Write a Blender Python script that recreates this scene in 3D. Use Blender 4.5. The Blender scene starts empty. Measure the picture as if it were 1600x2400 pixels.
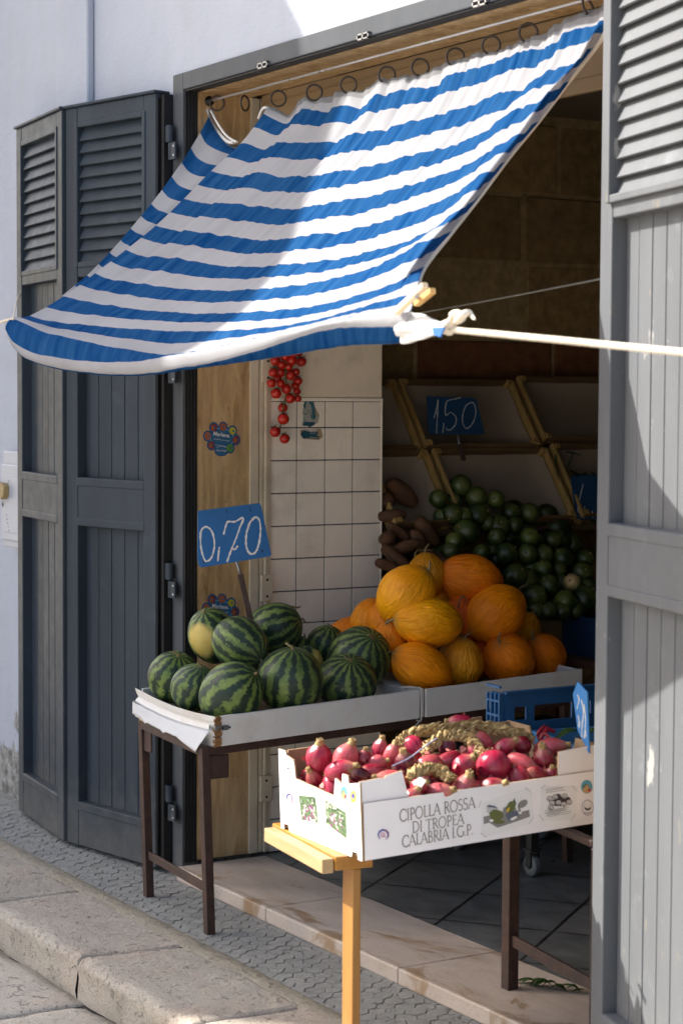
import bpy, bmesh, math, random
from math import sin, cos, pi, radians, atan2, sqrt
from mathutils import Vector, Matrix, noise
random.seed(7)
rnd = random.random
def U(a, b): return a + (b - a) * rnd()

# ------------------------------------------------------------------ camera
SC = bpy.context.scene
COL = SC.collection
YAW, PITCH, ROLL, F = 0.540419933, 0.0573232666, 0.00553962684, 4700.15328
CAM = Vector((5.72205215, -2.84413456, 1.54464961))
_f = Vector((-cos(YAW) * cos(PITCH), sin(YAW) * cos(PITCH), -sin(PITCH)))
_r = _f.cross(Vector((0, 0, 1))).normalized()
_u = _r.cross(_f)
RGT = cos(ROLL) * _r + sin(ROLL) * _u
UP = -sin(ROLL) * _r + cos(ROLL) * _u
FWD = _f
cd = bpy.data.cameras.new('camera')
cam = bpy.data.objects.new('camera', cd)
COL.objects.link(cam)
cd.sensor_fit = 'VERTICAL'
cd.sensor_height = 36
cd.sensor_width = 24
cd.lens = F / 2400 * 36
cd.clip_start = 0.05
cd.clip_end = 500
M = Matrix((RGT, UP, -FWD)).transposed().to_4x4()
M.translation = CAM
cam.matrix_world = M
cd.dof.use_dof = True
cd.dof.focus_distance = 5.95
cd.dof.aperture_fstop = 5.0
SC.camera = cam

def ray(x, y): return RGT * ((x - 800) / F) - UP * ((y - 1200) / F) + FWD
def onP(x, y, p0, n):
    d = ray(x, y); p0 = Vector(p0); n = Vector(n)
    return CAM + d * ((p0 - CAM).dot(n) / d.dot(n))
def onX(x, y, X): return onP(x, y, (X, 0, 0), (1, 0, 0))
def onY(x, y, Y): return onP(x, y, (0, Y, 0), (0, 1, 0))
def onZ(x, y, Z): return onP(x, y, (0, 0, Z), (0, 0, 1))
def ppm(p): return F / (Vector(p) - CAM).dot(FWD)      # source pixels per metre at a point

# ------------------------------------------------------------------ light
SUN = Vector((-0.55, -0.43, 0.58)).normalized()
w = bpy.data.worlds.new('World'); SC.world = w; w.use_nodes = True
nt = w.node_tree
bg = nt.nodes['Background']
sky = nt.nodes.new('ShaderNodeTexSky'); sky.sky_type = 'NISHITA'; sky.sun_disc = False
sky.sun_elevation = math.asin(SUN.z); sky.sun_rotation = atan2(SUN.x, SUN.y)
sky.air_density = 1.0; sky.dust_density = 4.0; sky.ozone_density = 1.0
nt.links.new(sky.outputs[0], bg.inputs[0]); bg.inputs[1].default_value = 0.14
ld = bpy.data.lights.new('sun', 'SUN'); ld.energy = 5.0; ld.angle = radians(0.5); ld.color = (1, 0.95, 0.87)
lo = bpy.data.objects.new('sun', ld); COL.objects.link(lo)
lo.rotation_euler = SUN.to_track_quat('Z', 'Y').to_euler(); lo.location = (0, -3, 8)
SC.view_settings.view_transform = 'Standard'; SC.view_settings.look = 'None'
SC.view_settings.exposure = 1.22; SC.view_settings.gamma = 1.0
SC.cycles.max_bounces = 10; SC.cycles.diffuse_bounces = 8; SC.cycles.transmission_bounces = 6
SC.cycles.use_denoising = True

# ------------------------------------------------------------------ mesh helpers
class MB:
    def __init__(s): s.v = []; s.f = []; s.m = []; s.uv = None; s.sm = []
    def add(s, vs, fs, m=0, smooth=False):
        o = len(s.v); s.v += [Vector(p) for p in vs]
        for f in fs: s.f.append([o + i for i in f]); s.m.append(m); s.sm.append(smooth)
        return s
    def box(s, a, b, m=0, T=None, jit=0):
        x0, y0, z0 = a; x1, y1, z1 = b
        vs = [Vector(p) for p in ((x0,y0,z0),(x1,y0,z0),(x1,y1,z0),(x0,y1,z0),(x0,y0,z1),(x1,y0,z1),(x1,y1,z1),(x0,y1,z1))]
        if jit: vs = [p + Vector((U(-jit,jit), U(-jit,jit), U(-jit,jit))) for p in vs]
        if T: vs = [T @ p for p in vs]
        return s.add(vs, ((0,3,2,1),(4,5,6,7),(0,1,5,4),(1,2,6,5),(2,3,7,6),(3,0,4,7)), m)
    def bar(s, p, q, wx, wy, up=(0,0,1), m=0):          # box beam from p to q, section wx (side) by wy (up)
        p = Vector(p); q = Vector(q); d = (q - p).normalized(); up = Vector(up)
        sd = d.cross(up)
        if sd.length < 1e-4: sd = d.cross(Vector((1, 0, 0)))
        sd.normalize(); u2 = sd.cross(d)
        vs = []
        for c in (p, q):
            for a, b in ((-1,-1),(1,-1),(1,1),(-1,1)): vs.append(c + sd * a * wx / 2 + u2 * b * wy / 2)
        return s.add(vs, ((0,1,2,3),(7,6,5,4),(0,4,5,1),(1,5,6,2),(2,6,7,3),(3,7,4,0)), m)
    def tube(s, pts, r, n=8, m=0, caps=True, closed=False):
        pts = [Vector(p) for p in pts]; N = len(pts)
        rr = r if isinstance(r, (list, tuple)) else [r] * N
        o = len(s.v); prev = None
        for i, p in enumerate(pts):
            a = pts[(i - 1) % N] if closed or i else pts[0]
            b = pts[(i + 1) % N] if closed or i < N - 1 else pts[-1]
            d = (b - a).normalized()
            if prev is None:
                ref = Vector((0, 0, 1)) if abs(d.z) < .9 else Vector((1, 0, 0))
                e = d.cross(ref).normalized()
            else:
                e = (prev - d * prev.dot(d)).normalized()
            prev = e; g = d.cross(e)
            for k in range(n):
                t = 2 * pi * k / n
                s.v.append(p + (e * cos(t) + g * sin(t)) * rr[i])
        for i in range(N if closed else N - 1):
            for k in range(n):
                a = o + i * n; b = o + ((i + 1) % N) * n
                s.f.append([a + k, a + (k + 1) % n, b + (k + 1) % n, b + k]); s.m.append(m); s.sm.append(True)
        if caps and not closed:
            s.f.append([o + k for k in range(n)][::-1]); s.m.append(m); s.sm.append(False)
            s.f.append([o + (N - 1) * n + k for k in range(n)]); s.m.append(m); s.sm.append(False)
        return s
    def lathe(s, prof, n=24, m=0, T=None, fn=None):      # prof: (r, z) from bottom to top
        o = len(s.v)
        for r, z in prof:
            for k in range(n):
                t = 2 * pi * k / n; p = Vector((r * cos(t), r * sin(t), z))
                if fn: p = fn(p, t)
                s.v.append(T @ p if T else p)
        for i in range(len(prof) - 1):
            for k in range(n):
                a = o + i * n; b = a + n
                s.f.append([a + k, a + (k + 1) % n, b + (k + 1) % n, b + k]); s.m.append(m); s.sm.append(True)
        return s
    def prism(s, poly, off, mf=0, mb=None, ms=None):     # planar polygon (list of Vector) extruded by off
        n = len(poly); off = Vector(off)
        mb = mf if mb is None else mb; ms = mf if ms is None else ms
        vs = [Vector(p) for p in poly] + [Vector(p) + off for p in poly]
        o = len(s.v); s.v += vs
        s.f.append([o + i for i in range(n)]); s.m.append(mf); s.sm.append(False)
        s.f.append([o + n + i for i in range(n)][::-1]); s.m.append(mb); s.sm.append(False)
        for i in range(n):
            j = (i + 1) % n
            s.f.append([o + j, o + i, o + n + i, o + n + j]); s.m.append(ms); s.sm.append(False)
        return s
    def build(s, name, mats, parent=None, origin=None, bevel=0, subd=0, recalc=True, seg=2):
        me = bpy.data.meshes.new(name)
        org = Vector(origin) if origin is not None else (worldloc(parent) if parent else Vector((0, 0, 0)))
        me.from_pydata([tuple(p - org) for p in s.v], [], s.f)
        mats = mats if isinstance(mats, (list, tuple)) else [mats]
        for k in mats: me.materials.append(k)
        for p, i, sm in zip(me.polygons, s.m, s.sm): p.material_index = i; p.use_smooth = sm
        if recalc:
            b = bmesh.new(); b.from_mesh(me); bmesh.ops.recalc_face_normals(b, faces=b.faces); b.to_mesh(me); b.free()
        if s.uv:
            l = me.uv_layers.new(name='UVMap')
            for lp in me.loops: l.data[lp.index].uv = s.uv[lp.vertex_index]
        o = bpy.data.objects.new(name, me); COL.objects.link(o)
        if parent: o.parent = parent
        elif origin is not None: o.location = org
        if bevel:
            md = o.modifiers.new('bevel', 'BEVEL'); md.width = bevel; md.segments = seg; md.limit_method = 'ANGLE'; md.angle_limit = radians(40)
            md.harden_normals = False
        if subd:
            md = o.modifiers.new('subdivision', 'SUBSURF'); md.levels = subd; md.render_levels = subd
        return o

def worldloc(o):
    v = Vector((0, 0, 0))
    while o: v += o.location; o = o.parent
    return v
def tag(o, label, cat=None, group=None, kind=None):
    o['label'] = label
    if cat: o['category'] = cat
    if group: o['group'] = group
    if kind: o['kind'] = kind
    return o
def thing(name, loc, label, cat, group=None):
    o = bpy.data.objects.new(name, None); COL.objects.link(o); o.location = Vector(loc); o.empty_display_size = .05
    return tag(o, label, cat, group)
def struct(o, label=None):
    o['kind'] = 'structure'
    if label: o['label'] = label
    return o
def dup(o, parent=None):
    c = o.copy(); COL.objects.link(c)
    if parent: c.parent = parent
    for ch in list(o.children): dup(ch, c)
    return c
def frame(o, ex, ey, ez):
    m = Matrix((Vector(ex), Vector(ey), Vector(ez))).transposed().to_4x4(); m.translation = Vector(o); return m
def text_mesh(body, size, T, parent, name, mat, align='CENTER', shear=0, thick=0.0, bold=0.0):
    c = bpy.data.curves.new(name, 'FONT'); c.body = body; c.size = size; c.align_x = align; c.align_y = 'CENTER'; c.shear = shear
    c.extrude = thick; c.offset = bold; c.resolution_u = 3
    t = bpy.data.objects.new(name + '_tmp', c); COL.objects.link(t)
    dg = bpy.context.evaluated_depsgraph_get(); dg.update()
    me = bpy.data.meshes.new_from_object(t.evaluated_get(dg)); bpy.data.objects.remove(t)
    L = T.copy(); L.translation = T.translation - worldloc(parent)
    me.transform(L); me.materials.clear(); me.materials.append(mat)
    o = bpy.data.objects.new(name, me); COL.objects.link(o); o.parent = parent
    return o
def crom(p, t):                                        # catmull-rom through list p at t in [0, len-1]
    i = min(int(t), len(p) - 2); t -= i
    a, b, c, d = p[max(i - 1, 0)], p[i], p[i + 1], p[min(i + 2, len(p) - 1)]
    return 0.5 * ((2 * b) + (c - a) * t + (2 * a - 5 * b + 4 * c - d) * t * t + (3 * b - a - 3 * c + d) * t ** 3)
def smooth_path(pts, n): 
    pts = [Vector(p) for p in pts]
    return [crom(pts, i * (len(pts) - 1) / n) for i in range(n + 1)]
def ribbon(mb, pts, w, n, jit=0):                      # flat chalk or print stroke lying on a plane with normal n
    pts = [Vector(p) for p in pts]; n = Vector(n); o = len(mb.v)
    for i, p in enumerate(pts):
        d = (pts[min(i + 1, len(pts) - 1)] - pts[max(i - 1, 0)]).normalized(); sd = n.cross(d).normalized()
        ww = (w[i] if isinstance(w, list) else w) * (1 + (U(-jit, jit) if jit else 0)) / 2
        mb.v += [p + sd * ww, p - sd * ww]
    for i in range(len(pts) - 1):
        a = o + 2 * i; mb.f.append([a, a + 1, a + 3, a + 2]); mb.m.append(0); mb.sm.append(False)

# ------------------------------------------------------------------ materials
def newmat(name):
    m = bpy.data.materials.new(name); m.use_nodes = True
    return m, m.node_tree, m.node_tree.nodes['Principled BSDF']
class N:
    def __init__(s, nt): s.nt = nt
    def __call__(s, typ, inputs=None, **kw):
        n = s.nt.nodes.new('ShaderNode' + typ)
        for k, v in kw.items(): setattr(n, k, v)
        for k, v in (inputs or {}).items():
            if isinstance(v, bpy.types.NodeSocket): s.nt.links.new(v, n.inputs[k])
            else: n.inputs[k].default_value = v
        return n
    def link(s, a, b): s.nt.links.new(a, b)
    def math(s, op, a, b=None, c=None, clamp=False):
        d = {0: a}
        if b is not None: d[1] = b
        if c is not None: d[2] = c
        n = s('Math', d, operation=op); n.use_clamp = clamp; return n.outputs[0]
    def mix(s, fac, a, b, blend='MIX'):
        n = s.nt.nodes.new('ShaderNodeMix'); n.data_type = 'RGBA'; n.blend_type = blend
        for k, v in ((0, fac), (6, a), (7, b)):
            if isinstance(v, bpy.types.NodeSocket): s.nt.links.new(v, n.inputs[k])
            else: n.inputs[k].default_value = v if k == 0 else (tuple(v) + (1,) if len(v) == 3 else v)
        return n.outputs[2]
    def ramp(s, fac, stops, interp='LINEAR'):
        n = s('ValToRGB', {0: fac}); n.color_ramp.interpolation = interp
        cr = n.color_ramp
        while len(cr.elements) < len(stops): cr.elements.new(0.5)
        for e, (p, c) in zip(cr.elements, stops):
            e.position = p; e.color = (c, c, c, 1) if isinstance(c, (int, float)) else tuple(c) + (1,)
        return n.outputs[0]
    def noise(s, vec, scale, detail=4, rough=.55, dist=0):
        return s('TexNoise', {'Vector': vec, 'Scale': scale, 'Detail': detail, 'Roughness': rough, 'Distortion': dist}).outputs['Fac']
    def coord(s, kind='Object', scale=(1, 1, 1), rot=(0, 0, 0), loc=(0, 0, 0)):
        t = s('TexCoord'); m = s('Mapping', {'Vector': t.outputs[kind], 'Scale': scale, 'Rotation': rot, 'Location': loc}); return m.outputs[0]
    def geo(s, scale=(1, 1, 1), rot=(0, 0, 0)):
        t = s('NewGeometry'); m = s('Mapping', {'Vector': t.outputs['Position'], 'Scale': scale, 'Rotation': rot}); return m.outputs[0]
    def bump(s, h, strength, dist=.01, normal=None):
        d = {'Height': h, 'Strength': strength, 'Distance': dist}
        if normal is not None: d['Normal'] = normal
        return s('Bump', d).outputs[0]
def pm(name, col, rough=.6, var=.18, scale=6, bump=.15, bscale=60, bdist=.003, metal=0, stretch=(1, 1, 1), dirt=None, dirtamt=.5, dscale=4, coat=0, spec=.5, trans=None):
    m, nt, b = newmat(name); n = N(nt); v = n.geo(stretch)
    f = n.noise(v, scale, 6, .6)
    f = n.ramp(f, ((.3, 0.), (.7, 1.)))
    lo_ = tuple(c * (1 - var) for c in col); hi = tuple(min(1, c * (1 + var)) for c in col)
    c = n.mix(f, lo_, hi)
    if dirt:
        d = n.noise(v, dscale, 8, .65); d = n.ramp(d, ((.52, 0.), (.68, dirtamt))); c = n.mix(d, c, dirt)
    nt.links.new(c, b.inputs['Base Color'])
    r = n.math('MULTIPLY_ADD', n.noise(v, scale * 3, 3), .25, rough - .125, clamp=True)
    nt.links.new(r, b.inputs['Roughness']); b.inputs['Metallic'].default_value = metal
    b.inputs['Specular IOR Level'].default_value = spec
    if coat: b.inputs['Coat Weight'].default_value = coat; b.inputs['Coat Roughness'].default_value = .1
    if bump:
        nt.links.new(n.bump(n.noise(v, bscale, 6, .6), bump, bdist), b.inputs['Normal'])
    return m
# special materials -------------------------------------------------
def m_plaster():
    m, nt, b = newmat('white_plaster'); n = N(nt); p = n.geo()
    f = n.ramp(n.noise(p, 1.3, 6, .6), ((.3, 0.), (.7, 1.)))
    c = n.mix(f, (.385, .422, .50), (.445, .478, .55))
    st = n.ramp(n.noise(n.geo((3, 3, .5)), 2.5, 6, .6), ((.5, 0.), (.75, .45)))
    c = n.mix(st, c, (.40, .41, .44))
    # peeled plaster low on the wall
    z = n('SeparateXYZ', {0: n.geo()}).outputs[2]
    h = n.math('MULTIPLY_ADD', n.noise(p, 6, 8, .65), .9, n.math('MULTIPLY', z, -1.05))
    pe = n.ramp(h, ((.20, 0.), (.235, 1.)))
    cc = n.mix(n.ramp(n.noise(p, 30, 6, .7), ((.35, 0.), (.65, 1.))), (.10, .095, .085), (.42, .41, .39))
    c = n.mix(pe, c, cc)
    nt.links.new(c, b.inputs['Base Color']); b.inputs['Roughness'].default_value = .85
    hb = n.math('ADD', n.math('MULTIPLY', n.noise(p, 9, 5, .6), 1.0), n.math('MULTIPLY', n.noise(p, 90, 5, .6), .25))
    hb = n.math('SUBTRACT', hb, n.math('MULTIPLY', pe, .7))
    nt.links.new(n.bump(hb, .35, .02), b.inputs['Normal'])
    return m
def m_travertine():
    m, nt, b = newmat('travertine'); n = N(nt); p = n.geo((1, 1, .16))
    a = n.ramp(n.noise(p, 26, 8, .72, .8), ((.36, 0.), (.64, 1.)))
    c = n.mix(a, (.27, .145, .05), (.68, .47, .235))
    a2 = n.ramp(n.noise(n.geo((1, 1, .5)), 5, 5, .6), ((.35, 0.), (.7, .7)))
    c = n.mix(a2, c, (.50, .37, .21))
    pits = n.ramp(n.noise(n.geo((1, 1, .55)), 120, 4, .7), ((.63, 0.), (.70, 1.)))
    c = n.mix(pits, c, (.13, .08, .035))
    nt.links.new(c, b.inputs['Base Color']); b.inputs['Roughness'].default_value = .5
    nt.links.new(n.bump(n.math('MULTIPLY', pits, -1), .5, .003), b.inputs['Normal'])
    return m
def m_stone(name, c0, c1, pit=(.14, .12, .10), sc=1., warm=None):
    m, nt, b = newmat(name); n = N(nt); p = n.geo()
    a = n.ramp(n.noise(p, 3.5 * sc, 8, .62), ((.3, 0.), (.7, 1.)))
    c = n.mix(a, c0, c1)
    if warm: c = n.mix(n.ramp(n.noise(p, 1.9 * sc, 5, .6), ((.5, 0.), (.72, .6))), c, warm)
    sp = n.ramp(n.noise(p, 75 * sc, 4, .7), ((.60, 0.), (.70, .85)))
    c = n.mix(sp, c, pit)
    sp2 = n.ramp(n.noise(p, 24 * sc, 6, .72, .6), ((.60, 0.), (.645, .9))); sp = n.math('MAXIMUM', sp, sp2); c = n.mix(n.math('MULTIPLY', sp2, .7), c, pit)
    li = n.ramp(n.noise(p, 5.5 * sc, 8, .7, .4), ((.56, 0.), (.66, .45))); c = n.mix(li, c, tuple(x * .5 for x in c0))
    gr = n.ramp(n.noise(p, 240 * sc, 3, .6), ((.35, 0.), (.65, 1.)))
    c = n.mix(.35, c, n.mix(gr, tuple(x * .55 for x in c0), tuple(min(1, x * 1.35) for x in c1)))
    nt.links.new(c, b.inputs['Base Color']); b.inputs['Roughness'].default_value = .82
    h = n.math('ADD', n.math('MULTIPLY', n.noise(p, 14 * sc, 8, .65), .9), n.math('MULTIPLY', sp, -.35))
    h = n.math('ADD', h, n.math('MULTIPLY', gr, .08))
    nt.links.new(n.bump(h, .9, .016), b.inputs['Normal'])
    return m
def m_attr(name, rough=.85, bump=.4, bscale=40, bdist=.006, sp=.25):     # per-face colour attribute 'tint' times grain
    m, nt, b = newmat(name); n = N(nt); p = n.geo()
    a = n('Attribute', attribute_name='tint').outputs[0]
    g = n.ramp(n.noise(p, bscale * .5, 8, .65), ((.25, .55), (.75, 1.35)))
    c = n.mix(1., a, g, 'MULTIPLY')
    nt.links.new(c, b.inputs['Base Color']); b.inputs['Roughness'].default_value = rough; b.inputs['Specular IOR Level'].default_value = sp
    nt.links.new(n.bump(n.noise(p, bscale, 8, .65), bump, bdist), b.inputs['Normal'])
    return m
def m_floor_tile():
    m, nt, b = newmat('dark_floor_tile'); n = N(nt); p = n.geo((1, 1, 1), (0, 0, radians(52.5)))
    br = n('TexBrick', {'Vector': p, 'Color1': (.11, .115, .115, 1), 'Color2': (.135, .135, .13, 1), 'Mortar': (.022, .022, .022, 1), 'Scale': 1., 'Mortar Size': .006, 'Mortar Smooth': .1, 'Brick Width': .33, 'Row Height': .33}, offset=0., squash=1.)
    q = n.ramp(n.noise(n.geo((1, 2.2, 1), (0, 0, .6)), 6, 8, .68, .8), ((.3, .55), (.72, 1.4)))
    c = n.mix(1., br.outputs[0], q, 'MULTIPLY')
    nt.links.new(c, b.inputs['Base Color'])
    nt.links.new(n.math('MULTIPLY_ADD', n.noise(p, 9, 5), .35, .18), b.inputs['Roughness'])
    nt.links.new(n.bump(n.math('SUBTRACT', n.math('MULTIPLY', n.noise(p, 25, 5), .2), br.outputs[1]), .4, .004), b.inputs['Normal'])
    return m
def m_marble_step():
    m, nt, b = newmat('worn_marble'); n = N(nt); p = n.geo()
    a = n.ramp(n.noise(n.geo((1, 2.5, 1)), 4, 8, .62, .7), ((.3, 0.), (.7, 1.)))
    c = n.mix(a, (.40, .33, .275), (.54, .465, .40))
    st = n.ramp(n.noise(n.geo((1, 1.7, 1)), 2.7, 8, .62, 1.5), ((.55, 0.), (.585, .55), (.64, .85), (.8, .75)))
    c = n.mix(st, c, (.27, .165, .08))
    y = n('SeparateXYZ', {0: p}).outputs[1]
    fr = n.ramp(n.math('ADD', y, n.math('MULTIPLY', n.noise(p, 11, 5), .05)), ((-.02, .0), (.0, .85), (.012, 0.)))
    c = n.mix(fr, c, (.27, .18, .10))
    gr = n.ramp(n.noise(p, 130, 4, .65), ((.55, 0.), (.72, .5)))
    c = n.mix(gr, c, (.22, .16, .12))
    nt.links.new(c, b.inputs['Base Color'])
    nt.links.new(n.math('MULTIPLY_ADD', st, -.2, .5), b.inputs['Roughness'])
    nt.links.new(n.bump(n.noise(p, 30, 8, .6), .25, .005), b.inputs['Normal'])
    return m
def m_paint(name, col, streak=.2, rough=.45, marks=0):
    m, nt, b = newmat(name); n = N(nt); p = n.geo()
    a = n.ramp(n.noise(n.geo((1, 1, .15)), 9, 6, .62), ((.3, 0.), (.7, 1.)))
    c = n.mix(a, tuple(x * (1 - streak) for x in col), tuple(x * (1 + streak) for x in col))
    d = n.ramp(n.noise(p, 7, 8, .68), ((.60, 0.), (.72, .35)))
    c = n.mix(d, c, tuple(x * 1.9 + .01 for x in col))
    z = n('SeparateXYZ', {0: n.geo()}).outputs[2]
    du = n.ramp(n.math('SUBTRACT', n.math('MULTIPLY', n.noise(p, 12, 7, .7), .5), z), ((.0, 0.), (.28, .4))); c = n.mix(du, c, (.20, .185, .16))
    ch = n.ramp(n.noise(n.geo((1, 1, .5)), 55, 5, .72), ((.70, 0.), (.725, .7))); c = n.mix(ch, c, tuple(x * 2.6 + .02 for x in col))
    ch2 = n.ramp(n.noise(n.geo((1, 1, .12)), 26, 6, .7), ((.68, 0.), (.72, .5))); c = n.mix(ch2, c, tuple(x * .45 for x in col))
    if marks:
        k = n.ramp(n.noise(n.geo((1, 1, .42)), 11, 5, .6), ((.665, 0.), (.69, marks)))
        c = n.mix(k, c, (.33, .32, .305))
        k2 = n.ramp(n.noise(n.geo((1.3, 1, .5), (0, 0, .8)), 14, 4, .6), ((.665, 0.), (.70, marks * .7)))
        c = n.mix(k2, c, (.19, .17, .13))
    nt.links.new(c, b.inputs['Base Color']); b.inputs['Specular IOR Level'].default_value = .16
    nt.links.new(n.math('MULTIPLY_ADD', n.noise(p, 20, 5), .3, rough - .15), b.inputs['Roughness'])
    h = n.math('ADD', n.math('MULTIPLY', n.noise(n.geo((1, 1, .2)), 60, 5), .5), n.math('MULTIPLY', n.noise(p, 250, 3), .3))
    nt.links.new(n.bump(h, .18, .003), b.inputs['Normal'])
    return m
def m_wood(name, c0, c1, ax=2, rough=.6, sc=30, dirt=None):
    m, nt, b = newmat(name); n = N(nt); st = [1, 1, 1]; st[ax] = .08
    p = n.geo(tuple(st))
    a = n.ramp(n.noise(p, sc, 8, .65, .5), ((.3, 0.), (.7, 1.)))
    c = n.mix(a, c0, c1)
    kn = n.ramp(n.noise(n.geo(), 16, 3, .5), ((.70, 0.), (.76, .6)))
    c = n.mix(kn, c, tuple(x * .35 for x in c0))
    if dirt:
        c = n.mix(n.ramp(n.noise(n.geo(), 7, 8, .65), ((.5, 0.), (.7, .6))), c, dirt)
    nt.links.new(c, b.inputs['Base Color']); b.inputs['Roughness'].default_value = rough
    nt.links.new(n.bump(n.noise(p, sc * 2, 6), .25, .003), b.inputs['Normal'])
    return m
PLASTER = m_plaster(); TRAV = m_travertine()
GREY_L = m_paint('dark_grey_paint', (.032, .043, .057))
GREY_R = m_paint('sunlit_grey_paint', (.112, .119, .128), .10, .55, .8)  # lighter copy of the shutter grey, sunlight on the right leaf painted in
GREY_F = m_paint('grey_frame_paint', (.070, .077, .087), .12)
BLACK = pm('black_aluminium', (.006, .006, .007), .5, .3)
CREAM = pm('cream_paint', (.60, .52, .39), .5, .08, dirt=(.25, .2, .13), dirtamt=.35)
TILE = pm('white_glazed_tile', (.87, .805, .70), .2, .05, bump=.05, dirt=(.42, .36, .28), dirtamt=.35, spec=.5)
GROUT = pm('dark_grout', (.055, .06, .075), .9, .2)
CREAMWALL = pm('cream_plaster', (.76, .665, .51), .8, .06, bump=.3, dirt=(.36, .30, .22), dirtamt=.4)
STEEL = pm('screw_steel', (.45, .45, .45), .35, .1, metal=1)
KERB = m_stone('kerb_limestone', (.32, .287, .24), (.47, .43, .365), (.10, .08, .06), 1., (.46, .30, .22))
STREET = m_stone('street_slab_stone', (.40, .36, .31), (.56, .51, .43), (.09, .08, .07), .9, (.44, .27, .18))
HEX = m_stone('grey_paver_concrete', (.235, .24, .23), (.34, .34, .315), (.09, .09, .085), 1.3)
JOINT = pm('dark_joint_dirt', (.030, .027, .024), .95, .4, 30)
CEMENT = m_stone('cement_strip', (.30, .27, .21), (.41, .365, .28), (.14, .12, .10), 1.2)
ROOMSTONE = m_attr('rough_room_stone')
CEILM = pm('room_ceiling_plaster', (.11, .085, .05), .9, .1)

# ------------------------------------------------------------------ ground
W = 2.14
def tint(o, cols):
    a = o.data.color_attributes.new('tint', 'FLOAT_COLOR', 'CORNER')
    for p, c in zip(o.data.polygons, cols):
        for li in p.loop_indices: a.data[li].color = (*c, 1)

def slabgrid(mb, x0, x1, y0, y1, z, dx, amp, skew=(0, 0), front=0, drop=0, seed=0, inset=.004):
    # a worn stone: subdivided top with rounded edges (front = drop face towards -y)
    nx = max(4, int((x1 - x0) / dx)); ny = max(4, int((y1 - y0) / dx)); o = len(mb.v)
    rows = []
    ys = [y0 + (y1 - y0) * j / ny for j in range(ny + 1)]
    prof = [(y, 0) for y in ys]
    if front:
        k = 6; pre = []
        pre.append((y0 + .004, -drop)); 
        for t in (.75, .5, .3): pre.append((y0 + .001, -drop * t))
        for q in range(k): 
            a = pi / 2 * q / k; pre.append((y0 + front * (1 - sin(a)), -front * (1 - sin(pi / 2 - pi/2 + a)) if False else -front * (1 - sin(a))) if False else (y0 + front * (1 - cos(a)), -front * (1 - sin(a))))
        prof = pre + [(y, 0) for y in ys if y > y0 + front]
    else:
        prof = [(y0, -.03), (y0 + .003, -.008), (y0 + .012, -.001)] + prof[1:-1]
    prof = prof[:-1] + [(y1 - .012, -.001), (y1 - .003, -.008), (y1, -.03)] if prof[-1][0] >= y1 - 1e-6 else prof + [(y1 - .003, -.008), (y1, -.03)]
    xs = [0, .004, .014] + [(x1 - x0) * i / nx for i in range(1, nx)] + [x1 - x0 - .014, x1 - x0 - .004, x1 - x0]
    xs.sort()
    ed = lambda d: -.03 if d < .002 else (-.008 if d < .008 else (-.001 if d < .02 else 0))
    for (y, dz) in prof:
        for xx in xs:
            x = x0 + xx + (skew[0] + (skew[1] - skew[0]) * xx / (x1 - x0)) * (y - y0)
            e = ed(min(xx, x1 - x0 - xx))
            q = Vector((x * 3.1, y * 3.1, seed * 3.7 + (dz * 5)))
            h = noise.noise(q) * amp + noise.noise(q * 4) * amp * .4 + noise.noise(q * 13) * amp * .22
            ww = noise.noise(Vector((x * 9, y * 9, seed + 9))) * .006
            yy = y + noise.noise(Vector((x * 7, seed * 2.3, dz * 20 + y))) * (.010 if dz < -.001 else .003)
            mb.v.append(Vector((x + (ww if e < 0 else 0), yy, z + h + min(dz, e) if dz > -.05 else z + dz + (e if e > -.02 else -.004) + h * .3)))
        rows.append(len(xs))
    n = len(xs)
    for j in range(len(prof) - 1):
        for i in range(n - 1):
            a = o + j * n + i
            mb.f.append([a, a + 1, a + n + 1, a + n]); mb.m.append(0); mb.sm.append(True)

mb = MB(); mb.box((-40, -40, -.9), (40, 12, -.128))
struct(mb.build('street_bed', JOINT), 'packed dirt bed under the street slabs')
mb = MB()
yk = -.655
for r, (ya, yb) in enumerate(((-1.16, yk + .004), (-1.72, -1.175), (-2.35, -1.735))):
    x = -3.6 + (.35, .0, .5)[r]; k0 = 0
    while x < 5:
        L = U(.45, .85); k1 = U(-.14, .14); slabgrid(mb, x, x + L - .012, ya, yb, -.118 + U(-.004, .004), .05, .008, (k0, k1), seed=x + r * 5)
        x += L; k0 = k1
struct(mb.build('street', STREET), 'worn stone paving slabs of the street')
# far street beyond the slab rows, one plain sheet a little lower
mb = MB(); mb.box((-40, -40, -.127), (40, -2.36, -.122)); mb.box((-40, -2.36, -.127), (-3.6, -.7, -.122)); mb.box((5.2, -2.36, -.127), (40, -.7, -.122))
struct(mb.build('street_far', STREET), 'stone street running on beyond the slabs')
mb = MB(); mb.box((-6, -.64, -.15), (6, -.30, -.035))
struct(mb.build('kerb_bed', JOINT), 'dirt bed under the kerb stones')
mb = MB(); xs = [-3.6, -2.9, -2.2, -1.45, -.74, -.015, .665, 1.365, 2.06, 2.8, 3.5, 4.2]
k0 = .05
for a, b_ in zip(xs, xs[1:]):
    k1 = U(.0, .22); kk = (k0, k1); k0 = k1
    slabgrid(mb, a + .002, b_ - .004, yk, -.335 + U(-.010, .010), 0 + U(-.003, .003), .022, .006, kk, front=.028, drop=.125, seed=a * 7)
struct(mb.build('kerb', KERB), 'row of worn limestone kerb stones')
mb = MB()
n_ = 260
vs = []
for i in range(n_ + 1):
    x = -3.6 + 7.9 * i / n_
    vs.append((x, -.36 + noise.noise(Vector((x * 6, 1, 0))) * .012, -.003)); vs.append((x, -.345, .001)); vs.append((x, -.296 + noise.noise(Vector((x * 9, 5, 0))) * .005, .001)); vs.append((x, -.285, -.012))
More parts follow.
